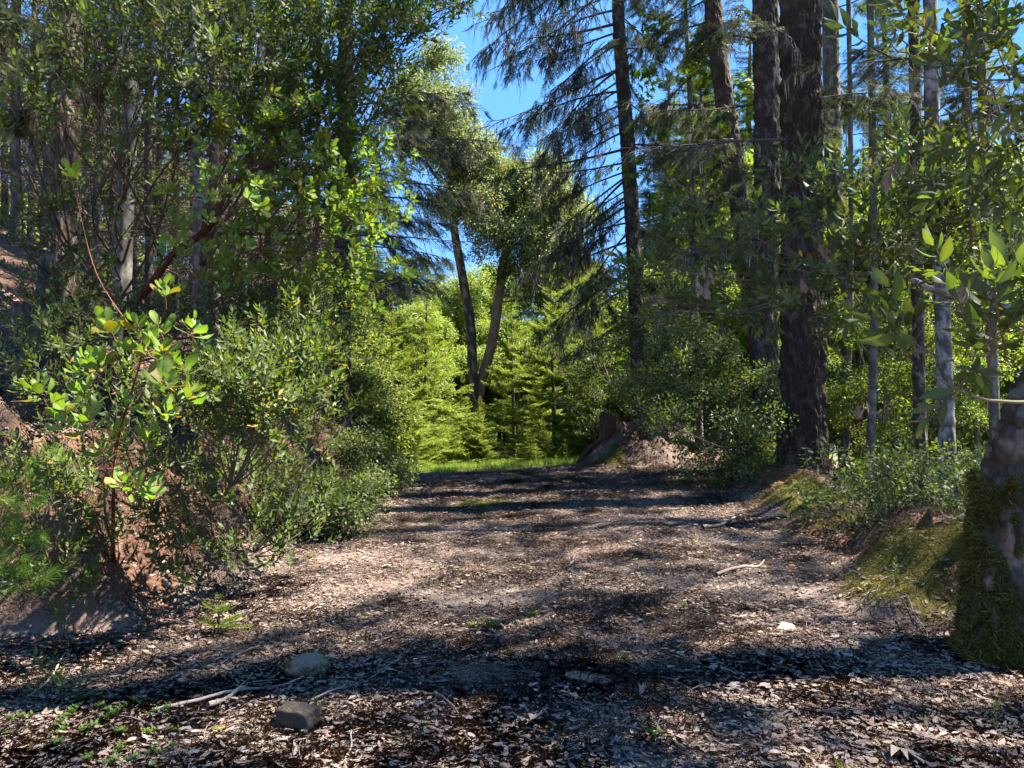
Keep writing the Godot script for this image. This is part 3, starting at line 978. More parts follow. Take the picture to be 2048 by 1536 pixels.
	for s in [[1300, 60, .5, 12], [1290, 150, .4, 8], [1300, 240, .5, 9], [1400, 130, .5, 11], [1440, 250, .5, 12], [1390, 330, .5, 10], [1480, 180, .5, 10], [1330, 400, .4, 6], [1470, 60, .4, 8], [1270, 340, .3, 5]]:
		cl.append([at(s[0], s[1], 17.0 + R(-1, 1)), s[2], s[3]])
	crown(T[0], "maple", T[1], cl, Color.WHITE, Color(0.14, 0.12, 0.1), 1.0, 0, 0.6, 0.02)

func finish_fir(T: Array, key: String, spec: Array, share: float, hang := 0.08) -> void:
	var ex: Array = overhead.get(key, [])
	boughs(T[0], T[1], spec, Color(1, 1, 1), share, ex, hang)
	if ex:
		shade_spray_limbs(T[0], T[1], ex)

func moss_on_trunk(o: Node3D) -> void:
	var xs := []
	var cs := []
	for k in 7000:
		var f := R()
		var y := f * f * 1.1
		var c := at(2000, 1295, 4.75).lerp(at(2010, 1030, 4.95), clampf(y / 0.85, 0, 1))
		var a := R(0, TAU)
		var out := Vector3(cos(a), 0, sin(a))
		var p := Vector3(c.x, gh(c.x, c.z) + y - 0.1, c.z) + out * (0.19 + 0.085 * exp(-y * 3.2))
		if nf.get_noise_3d(p.x * 4 + 3, p.y * 3, p.z * 4) + (0.35 if out.x < -0.2 else -0.15) - y * 0.25 < 0.0:
			continue
		xs.append(frame((out * 0.7 + Vector3(R(-0.3, 0.3), R(-0.8, 0.3), R(-0.3, 0.3))).normalized(), rdir(), R(0.03, 0.065), p - o.position))
		cs.append(vary(Color(0.8, 0.8, 0.8), 0.35))
	many(o, "moss", M.moss_mesh, xs, cs, "stuff")


func trees_bank_side() -> void:
	var G := Color(1, 1, 1)
	var T := tall_tree("douglas_fir", "thick rough-barked fir trunk high on the bank near the frame edge", [at(104, 850, 8.6), at(112, 600, 8.6), at(125, 300, 8.6), at(136, 0, 8.6)], [0.19, 0.175, 0.168, 0.16], "fir_bark", Color(0.11, 0.085, 0.068), 0.14, 13.0, 48, 0.3, Color(0.25, 0.22, 0.18), "", 14.0)
	boughs(T[0], T[1], [[5.3, 0.6, 1.5, -0.1], [5.8, 2.0, 1.5, 0.0], [6.3, 1.2, 1.6, 0.0], [5.9, 4.0, 1.5, 0.0], [5.0, 3.0, 1.2, -0.1]], G, 0.75)
	T = tall_tree("tanoak_tree", "pale grey smooth-barked tree with a crack up its trunk, on the bank", [at(238, 680, 9.4), at(246, 470, 9.4), at(255, 300, 9.4), at(262, 150, 9.4), at(240, 0, 9.4)], [0.13, 0.115, 0.105, 0.08, 0.07], "smooth_bark", Color(0.20, 0.185, 0.155), 0.05, 8.0, 36, 0.6, Color(0.36, 0.35, 0.30), "", 11.0, 1.3)
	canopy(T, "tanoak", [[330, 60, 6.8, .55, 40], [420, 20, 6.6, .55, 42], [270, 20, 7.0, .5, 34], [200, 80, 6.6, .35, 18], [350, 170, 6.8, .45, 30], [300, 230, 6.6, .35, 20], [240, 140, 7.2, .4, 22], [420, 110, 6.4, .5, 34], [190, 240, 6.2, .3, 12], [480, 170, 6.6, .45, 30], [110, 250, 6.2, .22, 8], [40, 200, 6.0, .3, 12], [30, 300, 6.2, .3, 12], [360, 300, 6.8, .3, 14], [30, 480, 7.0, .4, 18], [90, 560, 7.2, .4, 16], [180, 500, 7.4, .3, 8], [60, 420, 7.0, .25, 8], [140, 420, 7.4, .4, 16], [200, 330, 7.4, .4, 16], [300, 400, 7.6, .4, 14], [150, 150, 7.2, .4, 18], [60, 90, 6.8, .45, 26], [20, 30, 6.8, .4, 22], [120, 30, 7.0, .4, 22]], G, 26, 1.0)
	T = tall_tree("tanoak_tree", "slim lichen-mottled trunk with a straight bole in the middle of the bank stand", [at(400, 680, 11.0), at(399, 400, 11.0), at(392, 200, 11.0), at(384, 0, 11.0)], [0.10, 0.088, 0.085, 0.08], "smooth_bark", Color(0.16, 0.15, 0.125), 0.05, 9.0, 26, 0.7, Color(0.36, 0.35, 0.31), "", 12.0, 1.3)
	canopy(T, "bay", [[520, 40, 7.2, .6, 50], [600, 110, 7.4, .6, 50], [650, 20, 7.2, .6, 50], [560, 180, 7.4, .55, 42], [640, 220, 7.6, .55, 42], [720, 60, 7.2, .5, 40], [720, 150, 7.5, .5, 36], [780, 20, 7.2, .45, 34], [830, 40, 7.4, .35, 18], [780, 110, 7.5, .35, 18], [700, 240, 7.8, .45, 28], [760, 190, 7.8, .3, 12], [880, 20, 7.6, .3, 12], [920, 10, 7.6, .25, 8], [480, 90, 7.0, .45, 30], [560, 300, 7.6, .5, 32], [640, 330, 7.8, .5, 32], [480, 250, 7.2, .45, 26], [720, 330, 8.0, .45, 24], [800, 60, 7.4, .4, 22], [600, 400, 8.0, .5, 26], [690, 420, 8.2, .45, 22]], G, 22, 1.05)
	T = tall_tree("madrone_tree", "crooked red-barked madrone curving across the bank", [at(250, 660, 7.6), at(262, 630, 7.5), at(302, 570, 7.3), at(345, 510, 7.2), at(400, 470, 7.1), at(432, 430, 7.0), at(455, 380, 7.0), at(500, 345, 7.0), at(555, 330, 7.1)], [0.05, 0.042, 0.037, 0.034, 0.032, 0.03, 0.026, 0.02, 0.014], "smooth_bark", Color(0.12, 0.05, 0.033), 0.06, 9.0, 18, 0.3, Color(0.18, 0.09, 0.06), "", 0.0, 1.3, 0.04)
	canopy(T, "madrone", [[470, 270, 6.8, .4, 18], [520, 300, 6.9, .4, 18], [580, 260, 7.0, .45, 22], [600, 360, 7.0, .45, 22], [540, 400, 6.9, .4, 16], [470, 390, 6.6, .35, 12], [640, 300, 7.2, .45, 22], [680, 380, 7.3, .45, 22], [620, 450, 7.3, .45, 20], [690, 470, 7.4, .4, 18], [430, 290, 6.6, .3, 9], [560, 500, 7.2, .45, 16], [660, 560, 7.6, .4, 14], [730, 520, 7.8, .4, 14], [740, 330, 7.6, .4, 16], [400, 560, 7.2, .4, 16], [480, 560, 7.3, .4, 16], [520, 470, 7.2, .4, 14], [600, 580, 7.6, .45, 18], [720, 440, 7.8, .4, 16], [780, 420, 8.0, .35, 10], [800, 560, 8.4, .25, 6], [700, 620, 8.0, .35, 10], [420, 400, 6.7, .35, 12], [370, 470, 6.8, .3, 9], [440, 500, 6.9, .35, 10]], G, 24, 0.8)
	T = tall_tree("douglas_fir", "dark fir at the end of the bank with boughs reaching over the clearing", [at(682, 815, 15.0), at(683, 640, 15), at(690, 300, 15), at(692, 0, 15)], [0.19, 0.165, 0.15, 0.14], "fir_bark", Color(0.085, 0.065, 0.055), 0.12, 12.0, 34, 0.2, Color(0.15, 0.13, 0.1), "", 20.0)
	var sp := []
	for a in [[205, 3.2], [150, 2.8], [300, 3.4], [215, 4.0], [330, 3.6], [390, 2.6], [430, 2.8], [470, 2.4], [350, 2.2], [270, 3.0], [110, 3.4], [500, 2.2], [410, 3.2]]:
		sp.append([at(690, a[0] + 60, 15).y, R(-0.5, 0.45), a[1] * 0.85, R(-0.1, 0.22)])
	for k in 16:
		sp.append([R(3.5, 15), R(0, TAU), R(1.5, 2.4), R(-0.2, 0.15)])
	boughs(T[0], T[1], sp, G, 0.16, [], 0.06)
	canopy(T, "broad_clump", [[640, 560, 12, .6, 10], [700, 650, 13.5, .5, 8], [620, 680, 12, .5, 8]], G, 0, 0.8)
	var dark := Color(0.075, 0.06, 0.05)
	var stems := by_x([[298, 640, 12.0, 296, 320, 0.06, 0], [322, 640, 13.0, 318, 340, 0.05, 1], [430, 660, 12.5, 427, 350, 0.085, 1], [545, 650, 14.0, 541, 290, 0.11, 0], [470, 640, 15.0, 462, 200, 0.06, 1], [505, 640, 17.0, 500, 250, 0.05, 1], [350, 620, 16.0, 352, 250, 0.06, 1], [175, 640, 14.0, 172, 250, 0.06, 1], [195, 640, 12.0, 200, 300, 0.05, 1], [600, 660, 18.0, 596, 280, 0.09, 0], [30, 560, 12.0, 30, 250, 0.08, 1], [60, 560, 15.0, 66, 200, 0.06, 1], [630, 700, 17.0, 634, 400, 0.07, 0], [220, 600, 17.0, 226, 200, 0.05, 1], [270, 600, 18.0, 264, 250, 0.06, 1], [385, 600, 19.0, 388, 250, 0.07, 1], [10, 500, 17.0, 8, 100, 0.07, 0], [440, 600, 20.0, 446, 250, 0.07, 1], [155, 560, 19.0, 150, 200, 0.07, 1], [525, 620, 20.0, 520, 250, 0.06, 1]])
	for kk in stems.size():
		var a: Array = stems[kk]
		var pale: bool = a[6] == 1
		T = tall_tree("slim_tree", ("pale" if pale else "dark") + " slim stem in the stand up the bank, %s from the frame edge" % nth(kk), [at(a[0], a[1], a[2]), at((a[0] + a[3]) / 2.0 + R(-4, 4), (a[1] + a[4]) / 2.0, a[2]), at(a[3], a[4], a[2])], [a[5] * 1.1, a[5], a[5] * 0.92], "smooth_bark", Color(0.125, 0.10, 0.08) if pale else dark, 0.05, 9.0, 14, 0.5, Color(0.25, 0.23, 0.19) if pale else dark * 1.6, "slim stems on the bank", 11.0 + a[2] * 0.3, 1.3, 0.15)
		var o: Node3D = T[0]
		var xs := []
		var cs := []
		for k in 84:
			var h: float = R(0.8, 8.0)
			var w := along(T[1], T[1][0].y + h)
			var an := R(0, TAU)
			xs.append(frame(Vector3(cos(an), R(-0.35, 0.35), sin(an)), rdir(), R(0.7, 1.9), w - o.position))
			cs.append(vary(Color(1, 0.95, 0.9), 0.35))
		many(o, "dead_twigs", SP.dead_twigs.v[rng.randi() % 3].mesh, xs, cs, "stuff")
		xs = []
		cs = []
		for k in 46:
			var h2: float = R(3.5, 11.0) + a[2] * 0.15
			var w2 := along(T[1], T[1][0].y + h2) + Vector3(R(-1.1, 1.1), R(-0.4, 0.4), R(-1.1, 1.1))
			xs.append(frame(Vector3(R(-0.4, 0.4), 1, R(-0.4, 0.4)), rdir(), R(0.8, 1.3), w2 - o.position))
			cs.append(vary(Color(1.0, 1.05, 0.8), 0.3))
		many(o, "crown", SP.broad_clump.v[rng.randi() % 3].mesh, xs, cs, "stuff")

func canopy(T: Array, kind: String, list: Array, tint: Color, explode: int, scale: float) -> void:
	var cl := []
	for s in list:
		cl.append([at(s[0], s[1], s[2]), s[3], s[4]])
	crown(T[0], kind, T[1], cl, tint, Color(0.10, 0.085, 0.07), scale, explode, 0.55, 0.011)


func clearing() -> void:
	var Y := Color(1.0, 1.0, 1.0)
	young_fir(at(960, 950, 22.0), 2.05, 0.62, "small bright fir standing alone in front in the clearing", Y, "young firs in the sunny clearing", 1.3)
	young_fir(at(868, 950, 24.5), 2.6, 0.75, "slim bright fir just behind the small lone fir", Y)
	young_fir(at(905, 950, 23.5), 1.5, 0.6, "low bushy fir wedged between two bright firs", Y)
	young_fir(at(850, 955, 22.5), 6.2, 1.55, "tallest bright yellow-green fir on the bank side of the clearing", Y)
	young_fir(at(780, 960, 21.5), 5.8, 1.4, "tall bright fir nearest the bank in the clearing", Y)
	young_fir(at(735, 960, 23.5), 6.6, 1.5, "tall fir behind the bank-side fir of the clearing", Y)
	young_fir(at(815, 955, 20.5), 2.8, 0.8, "bright mid-sized fir at the foot of the tall bank-side firs", Y)
	young_fir(at(745, 970, 19.5), 3.0, 0.9, "shaded mid-sized fir against the bank slope", Y)
	young_fir(at(1110, 940, 26.0), 7.6, 2.2, "broad dark green fir, the largest in the clearing", Y)
	young_fir(at(1030, 940, 28.0), 6.5, 1.7, "dark fir partly behind the broad fir, beside the madrones", Y)
	young_fir(at(1190, 940, 25.0), 6.2, 1.9, "shaded fir between the broad fir and the stump", Y)
	young_fir(at(1140, 945, 31.0), 10.5, 2.4, "tall pale fir rising behind the broad dark fir", Y)
	young_fir(at(1060, 950, 21.5), 1.15, 0.5, "low fir seedling in front of the broad dark fir", Y)
	young_fir(at(1085, 950, 22.5), 1.4, 0.5, "pale fir seedling touching the broad dark fir", Y)
	young_fir(at(1130, 940, 21.0), 0.75, 0.38, "tiny pale fir seedling nearest the root mound", Y)
	young_fir(at(1045, 950, 24.0), 0.9, 0.4, "small fir seedling behind the low seedling", Y)
	young_fir(at(800, 985, 17.5), 0.75, 0.3, "small fir seedling at the bank foot beside the track", Y)
	young_fir(at(925, 945, 29.0), 3.4, 1.0, "bright fir at the back of the clearing under the madrones", Y)
	young_fir(at(700, 960, 27.0), 7.5, 1.8, "tall sunlit fir at the back behind the bank firs", Y)
	# two madrones from one foot
	var pale := Color(0.42, 0.27, 0.20)
	var T := tall_tree("madrone_tree", "dark-barked madrone stem leaning outward from the shared foot", [at(948, 860, 32.0), at(946, 780, 32), at(941, 650, 32), at(926, 560, 32), at(906, 440, 32), at(900, 330, 32), at(885, 250, 32)], [0.28, 0.21, 0.20, 0.19, 0.17, 0.14, 0.08], "smooth_bark", Color(0.10, 0.08, 0.07), 0.06, 4.0, 18, 0.35, pale, "", 0.0, 1.2, 0.2)
	crown(T[0], "far_clump", T[1], spots([[890, 290, 2.0, 40], [930, 300, 1.6, 30], [960, 350, 1.8, 34], [880, 200, 1.6, 28], [850, 260, 1.6, 26], [940, 420, 1.5, 22], [975, 400, 1.3, 18], [870, 120, 1.2, 18], [830, 180, 1.4, 20], [900, 400, 1.4, 18]], 32.0), Color(1.15, 1.05, 1.3), Color(0.3, 0.18, 0.13), 1.0, 0, 0.6, 0.05)
	T = tall_tree("madrone_tree", "pinkish-barked madrone stem forking high above the shared foot", [at(952, 860, 32.3), at(958, 790, 32.3), at(985, 680, 32.3), at(1002, 560, 32.3), at(1014, 500, 32.3), at(1045, 440, 32.3), at(1060, 370, 32.3)], [0.28, 0.22, 0.21, 0.20, 0.18, 0.12, 0.07], "smooth_bark", Color(0.30, 0.18, 0.13), 0.05, 4.0, 18, 0.5, pale, "", 0.0, 1.2, 0.2)
	crown(T[0], "far_clump", T[1], spots([[1040, 380, 1.7, 34], [1090, 400, 1.8, 36], [1130, 430, 1.7, 32], [1020, 440, 1.5, 26], [1070, 470, 1.8, 34], [1120, 510, 1.7, 30], [1040, 540, 1.5, 24], [1080, 590, 1.6, 26], [1110, 345, 1.0, 14], [1020, 350, 1.0, 12], [985, 480, 1.2, 16], [1150, 560, 1.4, 20], [1070, 340, 1.0, 12]], 32.5), Color(1.2, 1.1, 1.35), Color(0.3, 0.18, 0.13), 1.0, 0, 0.6, 0.05)
	# grass
	var xs := []
	var cs := []
	for k in 5200:
		var d := R(18.2, 29)
		var x := R(-6.5, 3.0)
		if nz.get_noise_2d(x * 1.5, d * 1.5) < R(-0.5, 0.25):
			continue
		xs.append(Transform3D(Basis(Vector3.UP, R(0, TAU)).scaled(Vector3.ONE * R(0.6, 1.3)), on(x, -d)))
		cs.append(vary(Color(1, 1, 1), 0.3))
	var g := thing("grass", "sunlit tufts of grass across the clearing floor", "grass", Vector3.ZERO, "", "stuff")
	many(g, "tufts", M.grass_mesh, xs, cs, "stuff")

func spots(list: Array, d: float) -> Array:
	return list.map(func(s): return [at(s[0], s[1], d + R(-1.2, 1.2)), s[2], int(s[3] * 2.6)])


func background() -> void:
	var dark := Color(1.3, 1.35, 1.2)
	var lit := Color(1.2, 1.15, 1.0)
	var far := by_x([[795, 44, 10.5, 2.8], [840, 50, 12.5, 3.0], [745, 42, 15.0, 3.2], [690, 46, 17, 3.4], [1180, 46, 11.0, 3.0], [1215, 40, 9.0, 2.6], [1120, 52, 13.5, 3.2], [980, 54, 11.0, 3.0], [1290, 44, 15.0, 3.4], [1345, 38, 17.0, 3.4], [1400, 46, 19.0, 3.6], [870, 58, 13, 3.2], [1050, 60, 13.0, 3.2], [910, 48, 9.0, 2.6], [1325, 48, 24, 3.4], [1375, 44, 23, 3.4], [1440, 42, 24, 3.4], [1490, 46, 26, 3.6]])
	for k in far.size():
		var a: Array = far[k]
		back_tree(at(a[0], 900, a[1]), a[2], a[3], true, "distant dark conifer behind the clearing, %s counting across from the bank" % nth(k), "far conifers", "", dark, 0.10, 300)
	var sunlit := by_x([[760, 34, 7.0, 2.4], [800, 36, 7.5, 2.4], [720, 32, 8.5, 2.6], [860, 38, 7.0, 2.4], [1000, 40, 6.5, 2.6], [1060, 38, 7.0, 2.4], [1180, 34, 7.0, 2.4], [1230, 32, 6.5, 2.2], [1280, 30, 7.5, 2.6], [650, 34, 10, 3.0], [930, 40, 9.5, 2.6], [975, 42, 10.0, 2.8], [1012, 44, 11.0, 2.8], [890, 42, 10.0, 2.6]])
	for k in sunlit.size():
		var a: Array = sunlit[k]
		back_tree(at(a[0], 900, a[1]), a[2], a[3], false, "sunlit rounded tree behind the clearing firs, %s counting across from the bank" % nth(k), "sunlit trees behind the clearing", "bright_clump", Color(1.1, 1.1, 1.15), 0.03, 520)
	var slope := by_x([[1330, 26, 6.0, 2.0], [1390, 28, 7.0, 2.4], [1450, 24, 9.5, 2.4], [1510, 27, 10.5, 2.6], [1580, 24, 9.0, 2.4], [1640, 28, 12.0, 2.8], [1700, 23, 10.5, 2.6], [1760, 20, 9.0, 2.4], [1820, 24, 12.5, 2.8], [1890, 20, 10.5, 2.6], [1950, 24, 13, 2.8], [2020, 19, 10.5, 2.6], [2090, 22, 13.0, 3.0], [1560, 32, 14.0, 3.0], [1740, 32, 16.0, 3.2], [1880, 34, 18.0, 3.4], [2040, 32, 18.0, 3.4]])
	for k in slope.size():
		var a: Array = slope[k]
		back_tree(at(a[0], 900, a[1]), a[2], a[3], false, "sunlit leafy tree on the valley slope behind the trunks, %s counting from the clearing" % nth(k), "valley slope trees", "bright_clump", Color(1.05, 1.1, 0.8), 0.03, 480, Color(0.17, 0.15, 0.12))
	var beyond := by_x([[1500, 34, 17, 3.2], [1620, 38, 20, 3.4], [1780, 36, 21, 3.4], [1920, 38, 22, 3.4], [2060, 36, 22, 3.4], [1430, 36, 18.0, 3.2], [1930, 30, 25, 3.0], [1800, 34, 24, 3.0]])
	for k in beyond.size():
		var a: Array = beyond[k]
		back_tree(at(a[0], 900, a[1]), a[2], a[3], true, "tall conifer beyond the valley slope trees, %s counting from the clearing" % nth(k), "conifers beyond the valley", "", lit, 0.15, 300)
	var upper := by_x([[-60, 24, 9, 3.0], [80, 27, 9, 3.2], [220, 26, 9, 3.0], [340, 28, 10, 3.2], [460, 27, 10, 3.0], [560, 26, 9, 2.8], [160, 36, 12, 3.4], [420, 38, 12, 3.6], [620, 30, 10, 3.0]])
	for k in upper.size():
		var a: Array = upper[k]
		back_tree(at(a[0], 700, a[1]), a[2], a[3], false, "sunlit tree far up the slope behind the slim stems, %s from the frame edge" % nth(k), "trees up the slope", "bright_clump", Color(0.95, 0.95, 0.8), 0.12, 330)


func undergrowth() -> void:
	var W := Color.WHITE
	# the bank side
	var p := at(228, 1110, 5.75)
	p = ground_base(p, 0.04)
	var o := thing("madrone_sapling", "big-leaved madrone sapling with thin red stem below the bank", "sapling", p)
	var spine := [p, at(226, 1040, 5.3), at(232, 900, 4.8), at(262, 790, 4.65), at(290, 690, 4.6)]
	part(o, "stem", trunk_mesh(spine.map(func(q): return q - p), [0.014, 0.012, 0.010, 0.008, 0.004], M.smooth_bark, Color(0.17, 0.055, 0.035), 0.03, 9.0, 8, 0.05, 0.2, Color(0.25, 0.1, 0.07), 1.2))
	var cl := []
	for s in [[330, 625, 4.6], [285, 680, 4.6], [262, 735, 4.6], [205, 775, 4.6], [380, 700, 4.6], [250, 850, 4.5], [345, 830, 4.7], [270, 920, 4.6], [195, 880, 4.6], [240, 700, 4.7], [120, 830, 4.8], [300, 750, 4.6], [260, 1010, 4.9], [350, 690, 4.7], [170, 930, 4.8], [180, 840, 4.6], [130, 865, 4.7], [300, 860, 4.6], [225, 905, 4.5], [390, 780, 4.7], [180, 780, 4.6], [310, 800, 4.5], [215, 940, 4.6], [330, 745, 4.6], [145, 880, 4.6], [235, 985, 4.7], [150, 380, 5.6]]:
		cl.append([at(s[0], s[1], s[2]), 0.05, 1])
	crown(o, "madrone", spine, cl, W, Color(0.17, 0.06, 0.04), 1.05, 27, 1.2, 0.005)
	shrub("bay_shrub", "glossy bay shrub leaning over the bank in full sun", at(400, 940, 6.2), sp([[420, 760, 5.4, .22, 16], [480, 720, 5.5, .25, 20], [540, 740, 5.6, .25, 20], [600, 720, 5.7, .22, 16], [560, 790, 5.4, .25, 20], [480, 810, 5.2, .22, 18], [420, 840, 5.2, .2, 14], [500, 860, 5.2, .2, 16], [560, 850, 5.3, .18, 12], [620, 780, 5.6, .18, 12], [590, 660, 5.9, .2, 14], [640, 730, 5.9, .15, 10], [450, 780, 5.0, .2, 16], [520, 790, 5.1, .22, 18], [380, 790, 5.2, .2, 12], [600, 820, 5.6, .2, 12], [450, 880, 5.2, .18, 12]]), "bay", W, Color(0.11, 0.10, 0.07), "", 20, 0.82)
	shrub("tanoak_shrub", "sunlit small-leaved tanoak shrub high on the bank beside the thick fir", at(130, 820, 6.6), sp([[110, 680, 6.0, .2, 14], [170, 700, 6.0, .22, 16], [60, 700, 6.0, .18, 10], [90, 730, 5.9, .18, 12], [150, 660, 6.1, .18, 12], [220, 680, 6.1, .2, 12], [30, 660, 6.2, .2, 8]]), "bay", W, Color(0.1, 0.09, 0.06), "", 20, 0.7)
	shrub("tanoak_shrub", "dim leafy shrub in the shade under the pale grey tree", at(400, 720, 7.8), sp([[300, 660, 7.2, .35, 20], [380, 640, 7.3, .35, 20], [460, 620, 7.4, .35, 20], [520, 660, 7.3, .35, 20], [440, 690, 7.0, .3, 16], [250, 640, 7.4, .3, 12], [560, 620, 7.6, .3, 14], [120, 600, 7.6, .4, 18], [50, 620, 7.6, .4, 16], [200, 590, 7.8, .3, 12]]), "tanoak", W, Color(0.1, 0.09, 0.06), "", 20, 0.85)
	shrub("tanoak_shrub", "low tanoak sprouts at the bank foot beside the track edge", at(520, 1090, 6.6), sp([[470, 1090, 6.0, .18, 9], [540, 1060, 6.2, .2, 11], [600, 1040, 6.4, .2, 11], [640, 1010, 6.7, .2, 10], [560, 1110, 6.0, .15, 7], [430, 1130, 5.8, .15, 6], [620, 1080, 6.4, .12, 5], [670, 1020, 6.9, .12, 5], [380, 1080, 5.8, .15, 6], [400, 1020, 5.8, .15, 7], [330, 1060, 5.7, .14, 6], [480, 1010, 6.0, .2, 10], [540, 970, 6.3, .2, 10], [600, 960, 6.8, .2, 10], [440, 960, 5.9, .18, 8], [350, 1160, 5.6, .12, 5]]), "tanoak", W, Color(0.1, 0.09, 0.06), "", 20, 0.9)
	shrub("bay_shrub", "leafy sprouts beside the feathery pine at the frame edge", at(110, 1050, 5.2), sp([[90, 970, 4.8, .14, 8], [140, 990, 4.8, .14, 8], [60, 1000, 4.8, .12, 6], [180, 980, 5.0, .12, 6], [150, 1040, 4.9, .1, 5], [60, 940, 4.9, .1, 5], [120, 930, 5.0, .1, 4], [40, 1110, 4.8, .12, 6], [110, 1130, 4.9, .12, 6], [170, 1110, 5.0, .12, 6], [70, 1180, 4.8, .1, 4], [150, 1190, 4.9, .1, 4], [210, 1080, 5.1, .12, 5]]), "bay", W, Color(0.1, 0.09, 0.06), "", 20, 0.75)
	for s in [[180, 1200, 1155, 5.0, "young tanoak sprout below the bank with upright leaves"], [120, 1390, 1355, 4.1, "tiny tanoak sprout among dry leaves near the frame edge"], [130, 1250, 1215, 5.0, "small sprout in front of the dark soil hollow"]]:
		shrub("tanoak_sprout", s[4], at(s[0], s[1], s[3]), sp([[s[0], s[2], s[3] - 0.05, .05, 2], [s[0] + 12, s[2] + 25, s[3] - 0.05, .05, 2], [s[0] - 18, s[2] + 35, s[3], .05, 1]]), "bay", W, Color(0.1, 0.1, 0.05), "", 5, 0.6, "sprout", 1.2)
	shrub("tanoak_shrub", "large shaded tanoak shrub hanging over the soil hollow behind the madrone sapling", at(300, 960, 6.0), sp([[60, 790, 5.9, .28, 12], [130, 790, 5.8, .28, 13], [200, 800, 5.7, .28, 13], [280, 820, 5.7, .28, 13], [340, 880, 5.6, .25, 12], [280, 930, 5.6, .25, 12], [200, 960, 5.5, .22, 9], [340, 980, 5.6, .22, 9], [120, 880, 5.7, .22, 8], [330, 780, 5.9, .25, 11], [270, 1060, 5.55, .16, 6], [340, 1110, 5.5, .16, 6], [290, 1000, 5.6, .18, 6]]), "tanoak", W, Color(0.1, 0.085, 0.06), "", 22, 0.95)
	shrub("bay_shrub", "dark bay shrub filling the bank between the sunlit bay and the dark fir", at(600, 880, 7.6), sp([[560, 700, 7.0, .35, 18], [620, 640, 7.4, .4, 20], [660, 760, 7.6, .35, 16], [620, 830, 7.2, .35, 16], [560, 880, 6.8, .3, 14], [640, 900, 7.8, .3, 12], [500, 920, 6.5, .28, 12], [680, 680, 8.0, .35, 14], [520, 640, 7.4, .35, 16], [700, 820, 8.6, .3, 10], [590, 960, 7.0, .22, 8]]), "bay", W, Color(0.1, 0.085, 0.06), "", 20, 0.95)
	# bank slope ground cover beside the track
	var bushes := by_x([[600, 930, 9.0], [650, 960, 9.5], [700, 930, 11.0], [740, 970, 12.0], [760, 940, 13.5], [560, 900, 8.5], [640, 880, 10.0], [690, 860, 12.0], [730, 900, 13.5], [780, 960, 14.5], [720, 990, 10.8], [770, 920, 15.5], [740, 850, 15.5], [670, 1000, 9.0], [780, 890, 17]])
	for k in bushes.size():
		var s: Array = bushes[k]
		var b := at(s[0], s[1], s[2])
		b = ground_base(b, 0)
		shrub("bank_bush", "small-leaved bush on the bank slope beside the track, %s from the frame edge" % nth(k), b, [[b + Vector3(0, 0.22, 0), 0.32, 14], [b + Vector3(R(-0.3, 0.3), 0.42, 0.15), 0.25, 9]], "small_clump", W, Color(0.1, 0.08, 0.06), "bushes on the bank slope", 0, 1.0)
	# bright bushes behind the dark fir
	var tallb := by_x([[720, 800, 18.0, 1.6], [700, 700, 19.5, 2.0], [760, 740, 19.5, 1.7], [690, 600, 20.0, 2.6], [740, 620, 21.0, 2.6]])
	for k in tallb.size():
		var s: Array = tallb[k]
		var b := at(s[0], 930, s[2])
		b = ground_base(b, 0)
		shrub("huckleberry_bush", "tall yellow-green bush between the dark bank fir and clearing, %s from the bank" % nth(k), b, [[b + Vector3(0, s[3] * 0.45, 0), s[3] * 0.5, 42], [b + Vector3(0.2, s[3] * 0.95, 0), s[3] * 0.4, 34], [b + Vector3(-0.2, s[3] * 1.4, 0.1), s[3] * 0.3, 24]], "small_clump", Color(1.3, 1.25, 0.9), Color(0.1, 0.08, 0.06), "bushes by the dark bank fir", 0, 1.5)
	# the valley side
	var list := [[1395, 800, 15.5, .6], [1420, 760, 14.5, .7], [1460, 800, 13.0, .9], [1440, 900, 13.5, .5], [1340, 690, 16.0, .8], [1250, 720, 20.0, .9], [1230, 620, 21.0, 1.0], [1310, 610, 18.0, .7], [1470, 720, 15.5, .6], [1475, 890, 14.2, .4], [1400, 680, 15.0, .8], [1180, 700, 22.0, .9], [1200, 780, 21.0, .7], [1340, 760, 17.0, .7], [1420, 830, 13.6, .6]]
	by_x(list)
	for k in list.size():
		var s: Array = list[k]
		var c := at(s[0], s[1], s[2])
		shrub("huckleberry_bush", "dim bush between the clearing and the furrowed trunk, %s counting from the clearing" % nth(k), Vector3(c.x, 0, c.z), loose(c, s[3] * 1.15, 9, 7), "small_clump", W, Color(0.12, 0.10, 0.08), "bushes by the root mound", 0, 1.15)
	var edge := []
	for k in 60:
		edge.append([R(1640, 2080), R(950, 1100), R(7.5, 15.0), R(0.2, 0.34)])
	by_x(edge)
	var nb := 0
	for s in edge:
		var c := at(s[0], s[1], s[2])
		if c.y < gh(c.x, c.z) or c.x < lut(XR, s[2]) + 0.6 or (s[0] < 1705 and s[2] < 13.2):
			continue
		nb += 1
		shrub("valley_bush", "leafy bush below the mossy valley edge, %s counting from the thickest trunk" % nth(nb - 1), Vector3(c.x, 0, c.z), loose(c, s[3] * 2.0, 5, 3), "small_clump", W, Color(0.12, 0.10, 0.08), "bushes over the valley edge", 0, 1.05)
	var saps := []
	for k in 20:
		saps.append([1650 + k * 20 + R(-12, 12), R(600, 940), R(13.5, 20.0)])
	by_x(saps)
	for k in saps.size():
		var s: Array = saps[k]
		var c := at(s[0], s[1], s[2])
		shrub("leafy_sapling", "lacy sunlit sapling between the dark trunks over the valley, %s from the thickest trunk" % nth(k), Vector3(c.x, 0, c.z), loose(c, R(0.9, 1.5), 9, 5), "bright_clump", W, Color(0.14, 0.12, 0.1), "sunlit saplings over the valley", 0, 0.62, "sapling")
